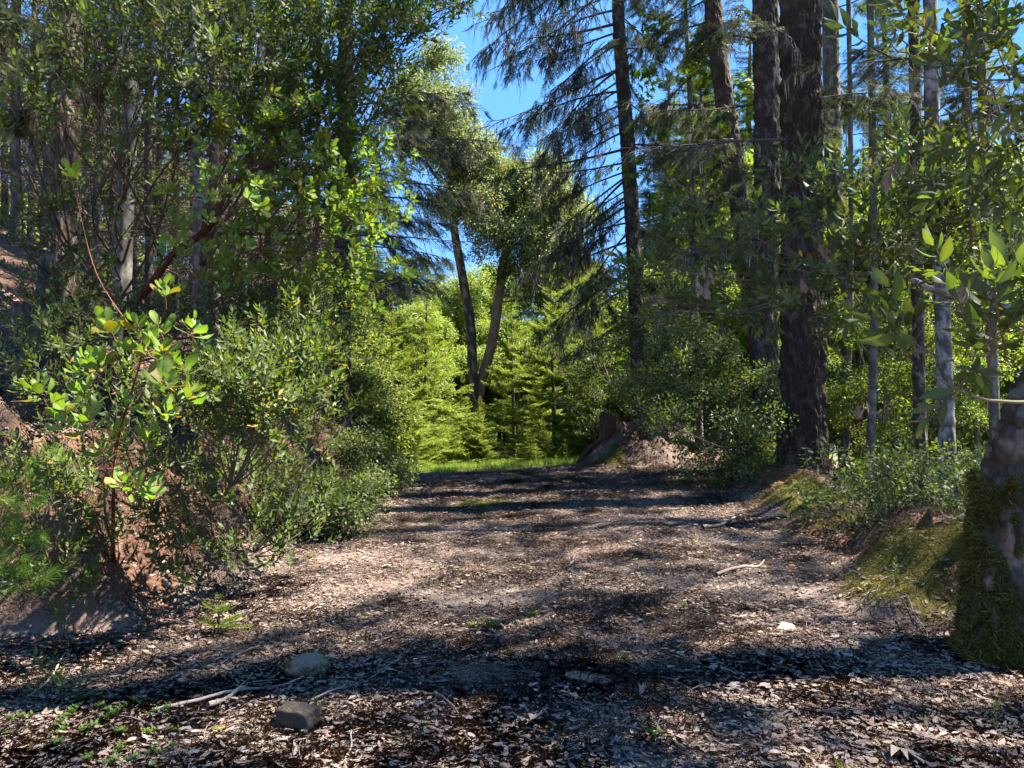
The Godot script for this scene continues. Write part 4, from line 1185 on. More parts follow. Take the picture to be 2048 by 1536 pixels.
	for s in [[1600, 1045, 10.4, "pale-leaved seedling on the moss below the thickest trunk"], [1790, 1140, 5.9, "broad-leaved seedling on the mossy earth mound"], [1985, 1470, 3.7, "bright sunlit seedling standing in the leaf litter near the frame edge"], [628, 1450, 3.75, "tiny bright sprout beside the dark square stone"], [1740, 1175, 5.6, "two-leaved sprout low on the earth mound face"]]:
		var b := ground_base(at(s[0], s[1], s[2]), 0)
		var big := 1.0 if s[2] > 5 else 0.55
		shrub("seedling", s[3], b, [[b + Vector3(0, 0.13 * big, 0), 0.02, 1], [b + Vector3(0.02, 0.08 * big, 0.01), 0.02, 1]], "bay", W, Color(0.1, 0.12, 0.05), "", 3, 0.55 * big, "seedling", 1.6)
	# feathery pine sapling at the frame edge
	var pb := ground_base(at(-60, 1210, 4.6), 0.05)
	o = thing("pine_sapling", "feathery bright green pine sapling at the frame edge below the bank", "pine tree", pb)
	var m := MB.new()
	stick(m, Vector3.ZERO, at(-20, 900, 4.6) - pb, 0.02, 0.005, Color(0.14, 0.1, 0.07), 0.03, 6, 5)
	part(o, "trunk", m.smooth().mesh(M.smooth_bark))
	var xs := []
	var cs := []
	for k in 70:
		var e := at(R(-120, 95), R(930, 1200), R(4.3, 4.9))
		if R() < smoothstep(20.0, 110.0, (e.x / -e.z) / K + 1024):
			continue
		xs.append(frame((Vector3(R(0.1, 1), R(-0.3, 0.6), R(-0.5, 0.6))).normalized(), rdir(), R(0.14, 0.2), e - pb))
		cs.append(vary(W, 0.2))
	many(o, "crown", M.tuft_mesh, xs, cs, "stuff")
	# fir seedlings
	young_fir(at(438, 1250, 5.3), 0.3, 0.30, "small bright fir seedling under the bank shrubs", W, "fir seedlings on the floor", 1.0)
	young_fir(at(1690, 1560, 3.15), 0.12, 0.12, "tiny feathery fir seedling at the bottom edge", W, "fir seedlings on the floor", 1.0)
	young_fir(at(772, 1325, 4.55), 0.08, 0.09, "tiny fir seedling in the track near the mossy rock", W, "fir seedlings on the floor", 1.0)

func loose(c: Vector3, r: float, n: int, each: int) -> Array:
	var out := []
	for k in n:
		var e := rdir()
		out.append([c + Vector3(e.x * r * 1.25, e.y * r * 0.95 - r * 0.3, e.z * r), r * R(0.22, 0.5), int(each * R(0.6, 1.4)), R(0.35, 0.7)])
	return out

func sp(list: Array) -> Array:
	return list.map(func(s): return [at(s[0], s[1], s[2]), s[3], s[4]])


# ---------- things on the forest floor ----------
func rock_mesh(sx: float, sy: float, sz: float, rough: float, col: Color, square := 0.0, patch := 0.0, col2 := Color.BLACK, res := 26) -> ArrayMesh:
	var m := MB.new()
	var off := R(0, 90)
	for j in res + 1:
		for k in res * 2:
			var a := TAU * k / (res * 2.0)
			var b := PI * j / res
			var q := Vector3(sin(b) * cos(a), cos(b), sin(b) * sin(a))
			if square > 0:
				var f := maxf(absf(q.x), maxf(absf(q.y), absf(q.z)))
				q = q.lerp(q / f * 0.82, square)
			var w := nf.get_noise_3d(q.x * 1.3 + off, q.y * 1.3, q.z * 1.3) * 0.8 + nf.get_noise_3d(q.x * 4 + off, q.y * 4, q.z * 4) * 0.35 + nf.get_noise_3d(q.x * 11 + off, q.y * 11, q.z * 11) * 0.16
			var g := nf.get_noise_3d(q.x * 2 - off, q.y * 2, q.z * 2) + 0.5 * nf.get_noise_3d(q.x * 8, q.y * 8 - off, q.z * 8)
			m.p(q * (1 + w * rough) * Vector3(sx, sy, sz), col.lerp(col2, smoothstep(0.3 - patch, 0.5 - patch, g)) if patch > 0 else col)
	var w2 := res * 2
	for j in res:
		for k in w2:
			var a := j * w2 + k
			var b := j * w2 + (k + 1) % w2
			m.t(a, b, a + w2)
			m.t(b, b + w2, a + w2)
	return m.smooth().mesh(M.stone)

func floor_meshes() -> void:
	# dry leaves
	var dm := []
	var tans := [Color(0.235, 0.17, 0.135), Color(0.265, 0.205, 0.165), Color(0.18, 0.12, 0.09), Color(0.29, 0.24, 0.195), Color(0.215, 0.16, 0.125), Color(0.245, 0.21, 0.18)]
	var profs := [ELLIPTIC, OBOVATE, LANCE, ELLIPTIC, LANCE, OBOVATE]
	for k in 6:
		var l := leaf(profs[k], R(0.1, 0.6), R(-0.5, 0.6), R(-0.7, 0.7), tans[k], 1.12, 0.3)
		dm.append(l.mesh(M.dead_leaf))
	M.dead_meshes = dm
	# maple leaves
	var mp := func(col: Color, cup: float) -> MB:
		var m := MB.new()
		var c := m.p(Vector3(0, 0.25, 0), col * 1.1)
		var ring := []
		var tips := [[-2.5, 0.42], [-1.95, 0.3], [-1.35, 0.62], [-0.95, 0.3], [-0.62, 0.66], [-0.32, 0.34], [-0.16, 0.62], [0.0, 0.78], [0.16, 0.62], [0.32, 0.34], [0.62, 0.66], [0.95, 0.3], [1.35, 0.62], [1.95, 0.3], [2.5, 0.42], [PI, 0.12]]
		for t in tips:
			var r: float = t[1] * R(0.9, 1.1)
			ring.append(m.p(Vector3(sin(t[0]) * r, 0.25 + cos(t[0]) * r, cup * r * r + R(-0.12, 0.12)), col * R(0.9, 1.05)))
		for k in ring.size():
			m.t(c, ring[k], ring[(k + 1) % ring.size()])
		return m.smooth()
	M.maple_dead = [mp.call(Color(0.33, 0.275, 0.215), 0.5).mesh(M.dead_leaf), mp.call(Color(0.29, 0.225, 0.175), -0.45).mesh(M.dead_leaf)]
	var vs := []
	for variant in 3:
		var all := MB.new()
		for k in 7:
			var l: MB = mp.call(vary(Color(0.13, 0.20, 0.025), 0.2), R(-0.2, 0.3))
			var p := rdir() * 0.22
			all.add(l, frame((p + Vector3(0, -0.2, 0)).normalized(), -(Vector3.UP + rdir() * 0.6), R(0.14, 0.2), p))
		vs.append({"mesh": all.mesh(M.soft_leaf)})
	SP["maple"] = {"v": vs}
	# moss tuft, grass tuft, pine tuft, needle mat
	var m := MB.new()
	for k in 12:
		m.add(leaf([[0.0, 0.05], [0.5, 0.06], [1.0, 0.0]], 0.1, R(-1, 1), 0, vary(Color(0.12, 0.115, 0.03), 0.35)), frame((Vector3.UP + rdir() * 0.9).normalized(), rdir(), R(0.6, 1.1), Vector3(R(-0.3, 0.3), 0, R(-0.3, 0.3))))
	M.moss_mesh = m.mesh(M.moss)
	m = MB.new()
	for k in 16:
		m.add(leaf([[0.0, 0.012], [0.5, 0.012], [1.0, 0.0]], 0.2, R(0.2, 1.3), 0, vary(Color(0.20, 0.26, 0.06), 0.3)), frame((Vector3.UP + rdir() * 0.5).normalized(), rdir(), R(0.12, 0.3), Vector3(R(-0.1, 0.1), -0.01, R(-0.1, 0.1))))
	var lm := MB.new()
	for k in 9:
		var p0 := Vector3(R(-0.12, 0.12), 0, R(-0.12, 0.12))
		lm.add(leaf([[0.0, 0.005], [0.3, 0.009], [0.7, 0.006], [1.0, 0.0]], 0.2, R(-0.4, 0.4), R(-1, 1), vary(Color(0.34, 0.35, 0.25), 0.2), 1.0), frame(Vector3(R(-0.12, 0.12), -1, R(-0.12, 0.12)), rdir(), R(0.4, 1.0), p0))
	M.lichen_mesh = lm.mesh(M.lichen)
	M.grass_mesh = m.mesh(M.soft_leaf)
	m = MB.new()
	for k in 120:
		var f := R()
		var dd := (rdir() + Vector3(0, 0.9, 0)).normalized()
		m.add(leaf([[0.0, 0.006], [0.6, 0.006], [1.0, 0.0]], 0, R(-0.3, 0.3), 0, vary(Color(0.12, 0.22, 0.035), 0.25)), frame(dd, rdir(), R(0.45, 0.75), Vector3(0, f * 0.8, 0)))
	M.tuft_mesh = m.mesh(M.needle)
	vs = []
	for variant in 3:
		m = MB.new()
		for k in 34:
			var a := R(0, TAU)
			var p := Vector3(R(-0.11, 0.11), R(0.002, 0.014), R(-0.11, 0.11))
			var l := R(0.015, 0.04)
			var e := Vector3(cos(a) * l, R(-0.004, 0.008), sin(a) * l)
			var w := Vector3(-sin(a), 0.2, cos(a)) * R(0.0007, 0.0014)
			var c := vary([Color(0.26, 0.185, 0.155), Color(0.30, 0.235, 0.205), Color(0.22, 0.165, 0.145)][k % 3], 0.25)
			var q := m.v.size()
			for vv in [p - e - w, p - e + w, p + e + w, p + e - w]:
				m.p(vv, c)
			m.t(q, q + 1, q + 2)
			m.t(q, q + 2, q + 3)
		m.smooth()
		m.n.fill(Vector3.UP)
		vs.append(m.mesh(M.dead_leaf))
	M.mats = vs
	# weed
	m = MB.new()
	for k in 7:
		var tip := (Vector3.UP + rdir() * 0.75).normalized() * R(0.6, 1.1)
		var st := MB.new()
		stick(st, Vector3.ZERO, tip, 0.015, 0.006, Color(0.12, 0.16, 0.05), 0.1, 3, 2)
		m.add(st.smooth(), Transform3D.IDENTITY)
		for j in 9:
			var t := 0.25 + 0.75 * j / 8.0
			var a := j * 2.4
			m.add(leaf(ROUND, 0.2, 0.3, 0, vary(Color(0.10, 0.165, 0.04), 0.25)), frame(Vector3(cos(a), 0.5, sin(a)).normalized(), -(Vector3.UP + rdir() * 0.3), R(0.22, 0.36), tip * t))
	M.weed_mesh = m.mesh(M.soft_leaf)

func lay(called: String, label: String, category: String, mesh: Mesh, px: float, py: float, turn: float, group := "", sink := 0.0) -> MeshInstance3D:
	var g := floor_at(px, py)
	var o := part(self, numbered(called), mesh)
	o.transform = Transform3D(Basis(Vector3.UP, turn), on(g.x, g.z, -sink))
	tag(o, label, category, group)
	return o

func floor_at(px: float, py: float) -> Vector3:
	var dir := (at(px, py, 1.0) - EYE)
	var t := 1.0
	while t < 40.0:
		var p := EYE + dir * t
		if p.y < gh(p.x, p.z):
			return p
		t += 0.03
	return EYE + dir * t

func floor_things() -> void:
	var stonec := Color(0.21, 0.185, 0.165)
	var r := lay("mossy_rock", "rounded tan rock with moss on its sides beside the pale stick", "rock", rock_mesh(0.125, 0.075, 0.09, 0.18, Color(0.30, 0.235, 0.18), 0.15), 615, 1350, 0.3, "", -0.035)
	var xs := []
	var cs := []
	for k in 900:
		var q := rdir()
		if q.y < -0.3 or nf.get_noise_3d(q.x * 1.8 + 4, q.y * 1.8, q.z * 1.8) + (0.3 if q.y < 0.45 else -0.35) + 0.35 * absf(q.x) < 0.25:
			continue
		xs.append(frame((q + rdir() * 0.4).normalized(), rdir(), R(0.009, 0.018), q * Vector3(0.125, 0.075, 0.09) * 1.0))
		cs.append(vary(Color(1, 1, 1), 0.3))
	many(r, "moss", M.moss_mesh, xs, cs, "stuff")
	lay("square_stone", "dark blocky stone with squared sides at the front of the track", "rock", rock_mesh(0.115, 0.075, 0.075, 0.10, Color(0.085, 0.075, 0.065), 0.9, 0.1, Color(0.14, 0.11, 0.07)), 595, 1452, -0.35, "", -0.03)
	lay("flat_stone", "flat buff slab half buried in the track in a patch of sun", "rock", rock_mesh(0.17, 0.02, 0.075, 0.2, Color(0.36, 0.25, 0.18), 0.5), 1180, 1360, -0.5)
	lay("grey_stone", "pale blue-grey chip lying against the mossy rock", "rock", rock_mesh(0.045, 0.022, 0.03, 0.25, Color(0.27, 0.27, 0.28), 0.6), 660, 1318, 0.3)
	lay("blue_stone", "small slate-blue stone in the dark front of the track", "rock", rock_mesh(0.03, 0.022, 0.03, 0.3, Color(0.16, 0.18, 0.22), 0.6), 838, 1412, 0.6)
	lay("orange_stone", "small orange-brown stone at the bottom edge", "rock", rock_mesh(0.034, 0.03, 0.026, 0.2, Color(0.40, 0.22, 0.15), 0.5), 808, 1522, 0.2)
	lay("yellow_moss_stone", "little stone capped with yellow moss below the pale stick", "rock", rock_mesh(0.04, 0.02, 0.03, 0.2, Color(0.12, 0.09, 0.06), 0.3, 0.35, Color(0.22, 0.19, 0.02)), 438, 1463, 0.2)
	var vars := []
	for k in 8:
		vars.append(rock_mesh(R(0.8, 1.2), R(0.4, 0.75), R(0.6, 1.0), 0.3, [stonec, Color(0.17, 0.165, 0.165), Color(0.27, 0.21, 0.17), Color(0.14, 0.12, 0.105)][k % 4], R(0.2, 0.9), 0, Color.BLACK, 7))
	var gx := [[], [], [], [], [], [], [], []]
	var n := 0
	for k in 9000:
		var d := 2.7 + 15.0 * pow(R(), 1.7)
		var x := R(-2.6, 3.0) + (R(-1.8, 1.2) if R() < 0.25 else 0.0)
		var dens := nz.get_noise_2d(x * 1.1 + 5, d * 1.1) + (0.25 if x < 0.3 else -0.15)
		if dens < R(-0.35, 0.4):
			continue
		var s := 0.006 + 0.020 * pow(R(), 3.0)
		if n < 130 and d < 6.5 and s > 0.012 and absf(x) < d * 0.66:
			n += 1
			s = R(0.014, 0.034)
			var o := part(self, numbered("stone"), vars[k % 8])
			o.transform = Transform3D(Basis.from_euler(Vector3(R(-0.4, 0.4), R(0, TAU), R(-0.4, 0.4))).scaled(Vector3.ONE * s), on(x, -d, s * 0.15))
			tag(o, "small angular grey-brown stone lying loose on the track", "stone", "loose stones on the track")
		else:
			gx[k % 8].append(Transform3D(Basis.from_euler(Vector3(R(-0.5, 0.5), R(0, TAU), R(-0.5, 0.5))).scaled(Vector3.ONE * s), on(x, -d, s * 0.1)))
	var g := thing("gravel", "fine gravel pressed into the track", "gravel", Vector3.ZERO, "", "stuff")
	for k in 8:
		many(g, "gravel", vars[k], gx[k], [], "stuff")
	# sticks: [from px, to px, radius, label]
	for s in [[310, 1432, 608, 1362, 0.010, "pale barkless stick running up to the mossy rock"], [415, 1425, 490, 1385, 0.014, "short thick bleached stick lying beside the long pale stick"], [620, 1412, 800, 1330, 0.006, "dark thin curved stick crossing the front of the track"], [1435, 1155, 1530, 1128, 0.016, "grey broken branch near the earth mound"], [60, 1400, 130, 1270, 0.006, "thin pale stick leaning out of a leaf heap"], [1405, 1060, 1480, 1035, 0.022, "grey weathered branch piece below the thickest trunk"], [1390, 1045, 1470, 1042, 0.012, "grey twig beside the weathered branch piece"], [690, 1528, 700, 1465, 0.005, "short pale twig near the orange stone"], [1120, 1140, 1150, 1105, 0.005, "forked thin twig standing up in the sunny track"], [0, 1175, 60, 1172, 0.01, "bare twig along the foot of the pine sapling"], [1640, 1240, 1760, 1175, 0.006, "thin root strand curling over the mossy mound"], [1860, 1290, 1800, 1190, 0.006, "slender twig bowed over the mossy ground"], [650, 1062, 740, 1052, 0.012, "dark twig at the track edge below the bank"], [520, 1300, 440, 1340, 0.005, "thin straight stem lying in the sunny litter"]]:
		var a := floor_at(s[0], s[1])
		var b := floor_at(s[2], s[3])
		var m := MB.new()
		var dd := a.distance_to(b)
		var pts := PackedVector3Array()
		var rr := PackedFloat32Array()
		var side := (b - a).cross(Vector3.UP).normalized()
		var ph := R(0, 6)
		for k in 13:
			var f := k / 12.0
			var q := a.lerp(b, f) + side * (0.05 * dd * sin(f * PI) + 0.012 * dd * sin(f * 11 + ph))
			pts.append(Vector3(q.x, gh(q.x, q.z) + float(s[4]) * 1.2 + 0.012 + 0.01 * sin(f * 7 + ph), q.z) - a)
			rr.append(float(s[4]) * (1.05 - 0.5 * f) * R(0.9, 1.1))
		var col := Color(0.30, 0.245, 0.20) if "pale" in s[5] or "bleached" in s[5] else Color(0.22, 0.18, 0.15)
		tube(m, pts, rr, 8, col, 0.06, 30.0, 0.5, 0.2, col * 0.7)
		for k in 2:
			var q := pts[rng.randi_range(4, 10)]
			stick(m, q, q + Vector3(R(-1, 1), R(0.1, 0.5), R(-1, 1)).normalized() * dd * 0.12, float(s[4]) * 0.45, 0.001, col, 0.05, 4, 2)
		var o := part(self, numbered("fallen_stick"), m.smooth().mesh(M.twig), Transform3D(Basis.IDENTITY, a))
		tag(o, s[5], "stick", "sticks lying on the floor")
	# small loose twigs
	var tw := []
	for k in 4:
		var m := MB.new()
		stick(m, Vector3(-0.5, 0, 0), Vector3(0.5, 0.06, 0), 0.018, 0.008, Color(0.20, 0.15, 0.125), 0.08, 5, 5)
		stick(m, Vector3(0.1, 0.02, 0), Vector3(0.4, 0.1, 0.22), 0.010, 0.004, Color(0.20, 0.15, 0.125), 0.08, 4, 3)
		tw.append(m.smooth().mesh(M.twig))
	var tx := [[], [], [], []]
	for k in 1500:
		var d := 2.7 + 14.0 * pow(R(), 1.5)
		var x := R(-4.5, 4.2)
		var l := R(0.05, 0.22)
		var t := Transform3D(Basis(Vector3.UP, R(0, TAU)).scaled(Vector3(l, 0.12 + l * 0.3, l)), on(x, -d, 0.008))
		if k < 60 and d < 8 and absf(x) < d * 0.65:
			t.basis = Basis(Vector3.UP, R(0, TAU)).scaled(Vector3(R(0.2, 0.4), 0.25, R(0.2, 0.4)))
			var o := part(self, numbered("twig"), tw[k % 4], t)
			tag(o, "thin brown twig lying loose among the dry leaves", "twig", "loose twigs on the floor")
		else:
			tx[k % 4].append(t)
	var tl := thing("twig_litter", "scatter of fine twigs over the forest floor", "twigs", Vector3.ZERO, "", "stuff")
	for k in 4:
		many(tl, "twigs", tw[k], tx[k], [], "stuff")
	# big pale maple leaves
	for s in [[1580, 1268, 0.15, "large pale crumpled maple leaf in the sun on the track"], [1785, 1512, 0.16, "large cream maple leaf among brown leaves at the bottom edge"], [1065, 1458, 0.09, "pale curled lobed leaf at the edge of the moss patch"], [1145, 1068, 0.13, "buff maple leaf far up the shaded track"], [1750, 1295, 0.1, "pale maple leaf at the foot of the mossy mound"], [480, 1412, 0.1, "pale lobed leaf under the bleached stick"], [1280, 1400, 0.08, "small pale lobed leaf in the shaded middle of the track"], [780, 1135, 0.1, "bleached lobed leaf on the sunny stony track"]]:
		var f := floor_at(s[0], s[1])
		var o := part(self, numbered("maple_leaf"), M.maple_dead[rng.randi() % 2], frame(Vector3(R(-1, 1), 0.15, R(-1, 1)).normalized(), Vector3.DOWN + rdir() * 0.3, s[2], on(f.x, f.z, 0.03)))
		tag(o, s[3], "leaf", "large pale maple leaves")
	# cones
	for s in [[880, 1160, "dark fir cone in the sunny track near the middle"], [1590, 1400, "open fir cone in the litter near the earth mound"], [1505, 1505, "fir cone lying among leaves near the bottom edge"], [1640, 1405, "fir cone beside a sunlit heap of leaves"]]:
		var f := floor_at(s[0], s[1])
		var o := thing("fir_cone", s[2], "cone", on(f.x, f.z, 0.018), "fir cones on the floor")
		var m := MB.new()
		for k in 60:
			var t := k / 60.0
			var a := k * 2.399
			var rad := 0.017 * sin(PI * clampf(0.12 + t * 0.85, 0, 1))
			var q := Vector3(cos(a) * rad, t * 0.065 - 0.03, sin(a) * rad)
			m.add(leaf(SIMPLE, 0.2, -0.6, 0, vary(Color(0.15, 0.085, 0.055), 0.2)), frame(Vector3(cos(a), 0.5, sin(a)).normalized(), Vector3.UP, 0.017, q * 0.6))
		part(o, "scales", m.mesh(M.dead_leaf), Transform3D(Basis.from_euler(Vector3(PI / 2, R(0, TAU), 0)), Vector3.ZERO))
	# weeds
	var list := [[985, 1262, 0.10, "leafy weed clump in the middle of the track"], [945, 1258, 0.06, "low weed beside the clump in the middle of the track"], [1065, 1235, 0.06, "dim weed just behind the mid-track clump"], [1255, 1330, 0.07, "pale leafy weed in the shaded track"], [1365, 1218, 0.05, "small weed in the sunny side of the track"], [1310, 1480, 0.07, "flat weed near the moss patch at the front"], [620, 1118, 0.06, "yellow-green weed at the sunny bank foot"], [890, 945, 0.1, "weed at the far end of the track"]]
	for s in list:
		weed(s[0], s[1], s[2], s[3], "weeds growing in the track")
	var corner := []
	for k in 34:
		corner.append([R(0, 360), R(1395, 1545), R(0.035, 0.06)])
	by_x(corner)
	for k in 34:
		weed(corner[k][0], corner[k][1], corner[k][2], "small green weed in the near bottom corner, %s from the frame edge" % nth(k), "weeds in the near corner")
	# moss cover
	xs = []
	cs = []
	for k in 60000:
		var d := R(3.4, 18.5)
		var x := R(-1.6, 5.2)
		if mossy(x, -d) < R(0.25, 0.9):
			continue
		var nrm := gn(x, -d)
		xs.append(frame((nrm + rdir() * 0.3).normalized(), rdir(), R(0.012, 0.026) * (1.0 + d * 0.06), on(x, -d, -0.003)))
		cs.append(vary(Color(1, 1, 1), 0.35))
	var mo := thing("moss", "yellow-green moss cushions on the mounds and the track", "moss", Vector3.ZERO, "", "stuff")
	many(mo, "moss", M.moss_mesh, xs, cs, "stuff")
	stumps()

func weed(px: float, py: float, s: float, label: String, group: String) -> void:
	var f := floor_at(px, py)
	var o := part(self, numbered("weed"), M.weed_mesh, Transform3D(Basis(Vector3.UP, R(0, TAU)).scaled(Vector3(s * 1.2, s, s * 1.2)), on(f.x, f.z)))
	tag(o, label, "weed", group)

func stumps() -> void:
	# rotten stump on the root mound
	var b := at(1220, 880, 18.2)
	b = Vector3(b.x, gh(b.x, b.z) - 0.15, b.z)
	var o := thing("tree_stump", "rotten reddish stump with a jagged top on the root mound", "stump", b)
	var m := MB.new()
	var sides := 40
	var rings := 26
	for j in rings + 1:
		for k in sides:
			var a := TAU * k / sides
			var t := float(j) / rings
			var top := 0.85 + 0.16 * nf.get_noise_2d(cos(a) * 2.5, sin(a) * 2.5) + 0.10 * nf.get_noise_2d(cos(a) * 9, sin(a) * 9)
			var rad := 0.235 * (1 + 0.9 * exp(-t * 5)) * (1 + 0.16 * nf.get_noise_3d(cos(a) * 3, t * 0.8, sin(a) * 3) + 0.10 * nf.get_noise_3d(cos(a) * 9, t * 1.5, sin(a) * 9))
			m.p(Vector3(cos(a) * rad, top * t, sin(a) * rad), Color(0.20, 0.095, 0.06).lerp(Color(0.26, 0.17, 0.13), smoothstep(0, 0.4, nf.get_noise_3d(cos(a) * 4, t * 2, sin(a) * 4))))
	for j in rings:
		for k in sides:
			var q := j * sides + k
			var q2 := j * sides + (k + 1) % sides
			m.t(q, q2, q + sides)
			m.t(q2, q2 + sides, q + sides)
	var c := m.p(Vector3(0, 0.55, 0), Color(0.17, 0.08, 0.05))
	for k in sides:
		m.t(rings * sides + k, rings * sides + (k + 1) % sides, c)
	part(o, "body", m.smooth().mesh(M.fir_bark))
	for a in [[Vector3(-0.2, 0.25, 0.1), Vector3(-1.0, -0.55, 0.45), 0.10], [Vector3(-0.1, 0.2, 0.2), Vector3(-0.55, -0.65, 0.9), 0.08], [Vector3(0.2, 0.2, 0.1), Vector3(0.9, -0.25, 0.6), 0.08]]:
		m = MB.new()
		var q := spline([a[0], a[0].lerp(a[1], 0.5) + Vector3(0, 0.12, 0), a[1]], [a[2], a[2] * 0.7, a[2] * 0.3], 0.06)
		tube(m, q[0], q[1], 12, Color(0.17, 0.09, 0.06), 0.15, 8.0, 1.0)
		part(o, "root", m.smooth().mesh(M.fir_bark))
	# two small broken snags on the mossy edge
	for s in [[1850, 1090, 6.8, 0.42, 0.06, "pointed mossy snag on the edge beside the leaning tree"], [1950, 1090, 5.9, 0.55, 0.05, "narrow split snag right against the leaning mossy tree"]]:
		var g := at(s[0], s[1], s[2])
		g = Vector3(g.x, gh(g.x, g.z) - 0.1, g.z)
		var t := thing("broken_snag", s[5], "snag", g)
		m = MB.new()
		var q := spline([Vector3.ZERO, Vector3(0.01, s[3] * 0.6, 0), Vector3(0.05, s[3], 0.02)], [s[4] * 1.3, s[4], s[4] * 0.15], 0.03)
		tube(m, q[0], q[1], 22, Color(0.12, 0.085, 0.05), 0.3, 14.0, 0.3, 0.4, Color(0.11, 0.11, 0.03))
		part(t, "body", m.smooth().mesh(M.fir_bark))
	for s in [[215, 1010, 250, 1180, "thin root hanging down the soil hollow under the madrone sapling"], [300, 990, 345, 1130, "root strand beside the hollow below the shrubs"], [150, 1000, 120, 1120, "root strand hanging near the pine sapling"], [520, 960, 560, 1050, "root crossing the bank face under the sunlit bay"], [610, 900, 650, 980, "root end sticking out of the far bank face"]]:
		var ra := floor_at(s[0], s[1])
		var rb := floor_at(s[2], s[3])
		m = MB.new()
		var mids := []
		for k in 6:
			var pp := ra.lerp(rb, k / 5.0)
			mids.append(Vector3(pp.x + R(-0.04, 0.04), maxf(gh(pp.x, pp.z), pp.y) + 0.015, pp.z + R(-0.02, 0.05)) - ra)
		var rq := spline(mids, [0.014, 0.012, 0.011, 0.009, 0.006, 0.003], 0.03)
		tube(m, rq[0], rq[1], 7, Color(0.15, 0.10, 0.07), 0.1, 20.0, 1.0)
		var ro := part(self, numbered("exposed_root"), m.smooth().mesh(M.twig), Transform3D(Basis.IDENTITY, ra))
		tag(ro, s[4], "root", "roots hanging from the bank")
	# weathered root on the bank and the old stump behind it
	var w := at(20, 880, 6.2)
	var rt := thing("weathered_root", "grey weathered root curling over the cut bank", "root", w)
	m = MB.new()
	var q3 := spline([at(-80, 850, 6.4) - w, at(10, 845, 6.3) - w, at(60, 852, 6.2) - w, at(100, 870, 6.15) - w], [0.09, 0.075, 0.055, 0.02], 0.03)
	tube(m, q3[0], q3[1], 22, Color(0.20, 0.18, 0.165), 0.2, 12.0, 1.0, 0.3, Color(0.12, 0.1, 0.09))
	var q4 := spline([at(10, 850, 6.25) - w, at(-5, 900, 6.1) - w, at(5, 960, 6.1) - w], [0.06, 0.05, 0.03], 0.03)
	tube(m, q4[0], q4[1], 16, Color(0.20, 0.18, 0.165), 0.2, 12.0, 1.0, 0.3, Color(0.12, 0.1, 0.09))
	part(rt, "body", m.smooth().mesh(M.fir_bark))
	var os := at(60, 820, 6.9)
	os = Vector3(os.x, gh(os.x, os.z) - 0.2, os.z)
	var so := thing("old_stump", "dark crumbling stump behind the weathered root", "stump", os)
	part(so, "body", trunk_mesh([Vector3.ZERO, Vector3(0, 0.3, 0), Vector3(0.02, 0.62, 0)], [0.22, 0.2, 0.15], M.fir_bark, Color(0.11, 0.085, 0.07), 0.22, 9.0, 34, 0.04, 0.3, Color(0.2, 0.16, 0.13), 1.4))


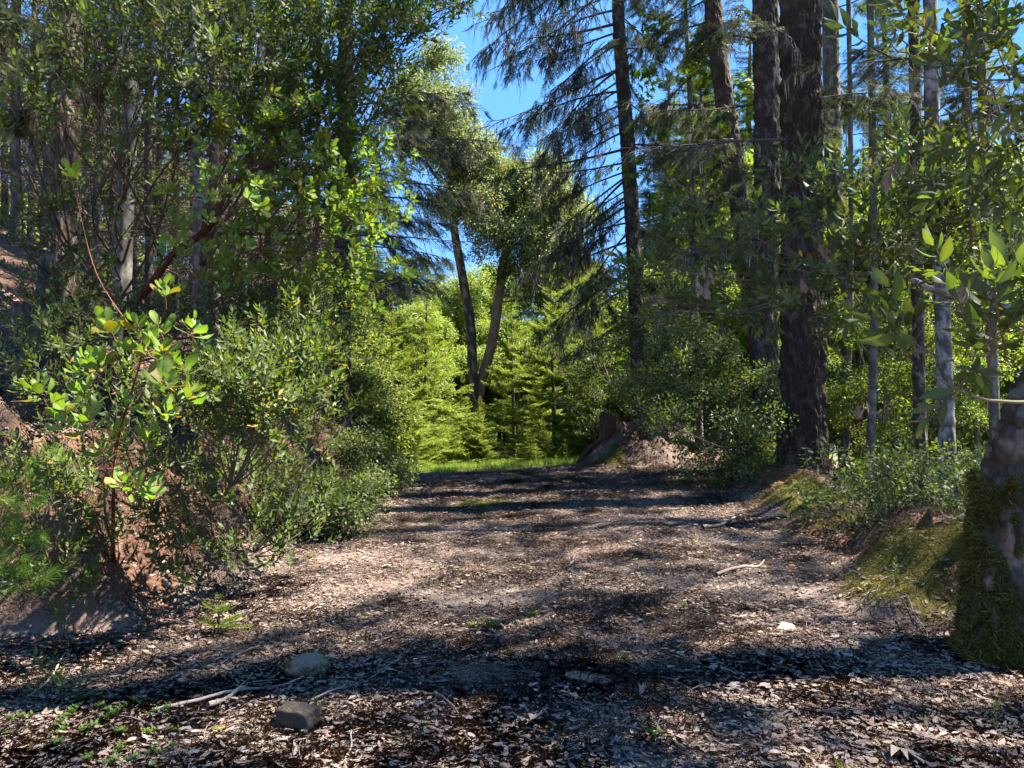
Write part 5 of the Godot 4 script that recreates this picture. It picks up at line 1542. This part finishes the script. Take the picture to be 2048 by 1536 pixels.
func litter() -> void:
	var heaps := [[], [], [], [], [], []]
	var tints := [[], [], [], [], [], []]
	var n := 0
	for k in 170000:
		var d := 2.6 + 17.0 * pow(R(), 1.5)
		var x := R(-0.78, 0.78) * d
		if x < -6.5 or x > 5.5:
			x = R(-4.6, 4.2)
		var l := lut(XL, d) - x
		var r := x - lut(XR, d)
		if r > 2.0:
			continue
		var dens := 0.55 + 0.8 * nz.get_noise_2d(x * 1.0 + 33, d * 1.0) + 0.4 * nz.get_noise_2d(x * 3.3, d * 3.3 + 8)
		dens += 0.35 * smoothstep(0.6, 2.2, x) + 0.35 * smoothstep(-0.8, -2.2, x)
		if l > 0.0 and l < 1.2:
			dens *= 0.75
		if mossy(x, -d) > 0.5:
			dens *= 0.3
		if k % 8 == 0:
			d = R(4.7, 15.0)
			x = lut(XL, d) - R(-0.4, 3.2)
			dens = 1.0
			l = lut(XL, d) - x
		if R() > dens:
			continue
		var big := R(0.016, 0.042) if R() < 0.82 else R(0.042, 0.07)
		big *= 1.0 + 0.05 * maxf(0, d - 6)
		big *= 1.0 + 0.2 * smoothstep(0.4, 1.6, x) * (1.0 - smoothstep(5.0, 8.0, d))
		var nrm := gn(x, -d) if d < 9 and (l > -0.3 or r > -0.3) else Vector3.UP
		var a := R(0, TAU)
		var dir := Vector3(cos(a), R(-0.1, 0.14), sin(a))
		dir = (dir - nrm * dir.dot(nrm) * 0.8).normalized()
		var flip := 1.0 if R() < 0.7 else -1.0
		var t := frame(dir, -(nrm * flip + rdir() * 0.3), big, on(x, -d, R(0.004, 0.014) + big * 0.14))
		var j := rng.randi() % 6
		if n < 300 and d < 4.6 and big > 0.05 and absf(x) < d * 0.64 and d > 3.15:
			n += 1
			t.basis = t.basis.scaled(Vector3.ONE * 1.15)
			var o := part(self, numbered("dry_leaf"), M.dead_meshes[j], t)
			tag(o, "dry curled brown leaf lying in the near forest litter", "leaf", "dry leaves lying nearest")
			continue
		heaps[j].append(t)
		var v := R(0.5, 1.15)
		tints[j].append(Color(v, v * R(0.92, 1.04), v * R(0.85, 1.12)))
	var g := thing("leaf_litter", "countless dry brown and grey leaves covering the forest floor", "leaf litter", Vector3.ZERO, "", "stuff")
	for j in 6:
		many(g, "leaves", M.dead_meshes[j], heaps[j], tints[j], "stuff")
	var mx := [[], [], []]
	var mc := [[], [], []]
	for k in 16000:
		var d := 2.6 + 15.5 * pow(R(), 1.6)
		var x := R(-0.78, 0.78) * d
		if x < -5 or x > 5:
			x = R(-4, 4)
		if mossy(x, -d) > 0.6 or nz.get_noise_2d(x * 1.3, d * 1.3 + 60) < R(-0.6, 0.3):
			continue
		var nrm := gn(x, -d)
		var b := frame(nrm, Vector3(cos(k), 0, sin(k)), R(0.8, 1.5) * (1 + 0.03 * d), on(x, -d))
		mx[k % 3].append(b)
		var v := R(0.6, 1.3)
		mc[k % 3].append(Color(v, v, v))
	var h := thing("needle_litter", "rust-brown fallen needles matted over the track", "needles", Vector3.ZERO, "", "stuff")
	for j in 3:
		many(h, "needles", M.mats[j], mx[j], mc[j], "stuff")
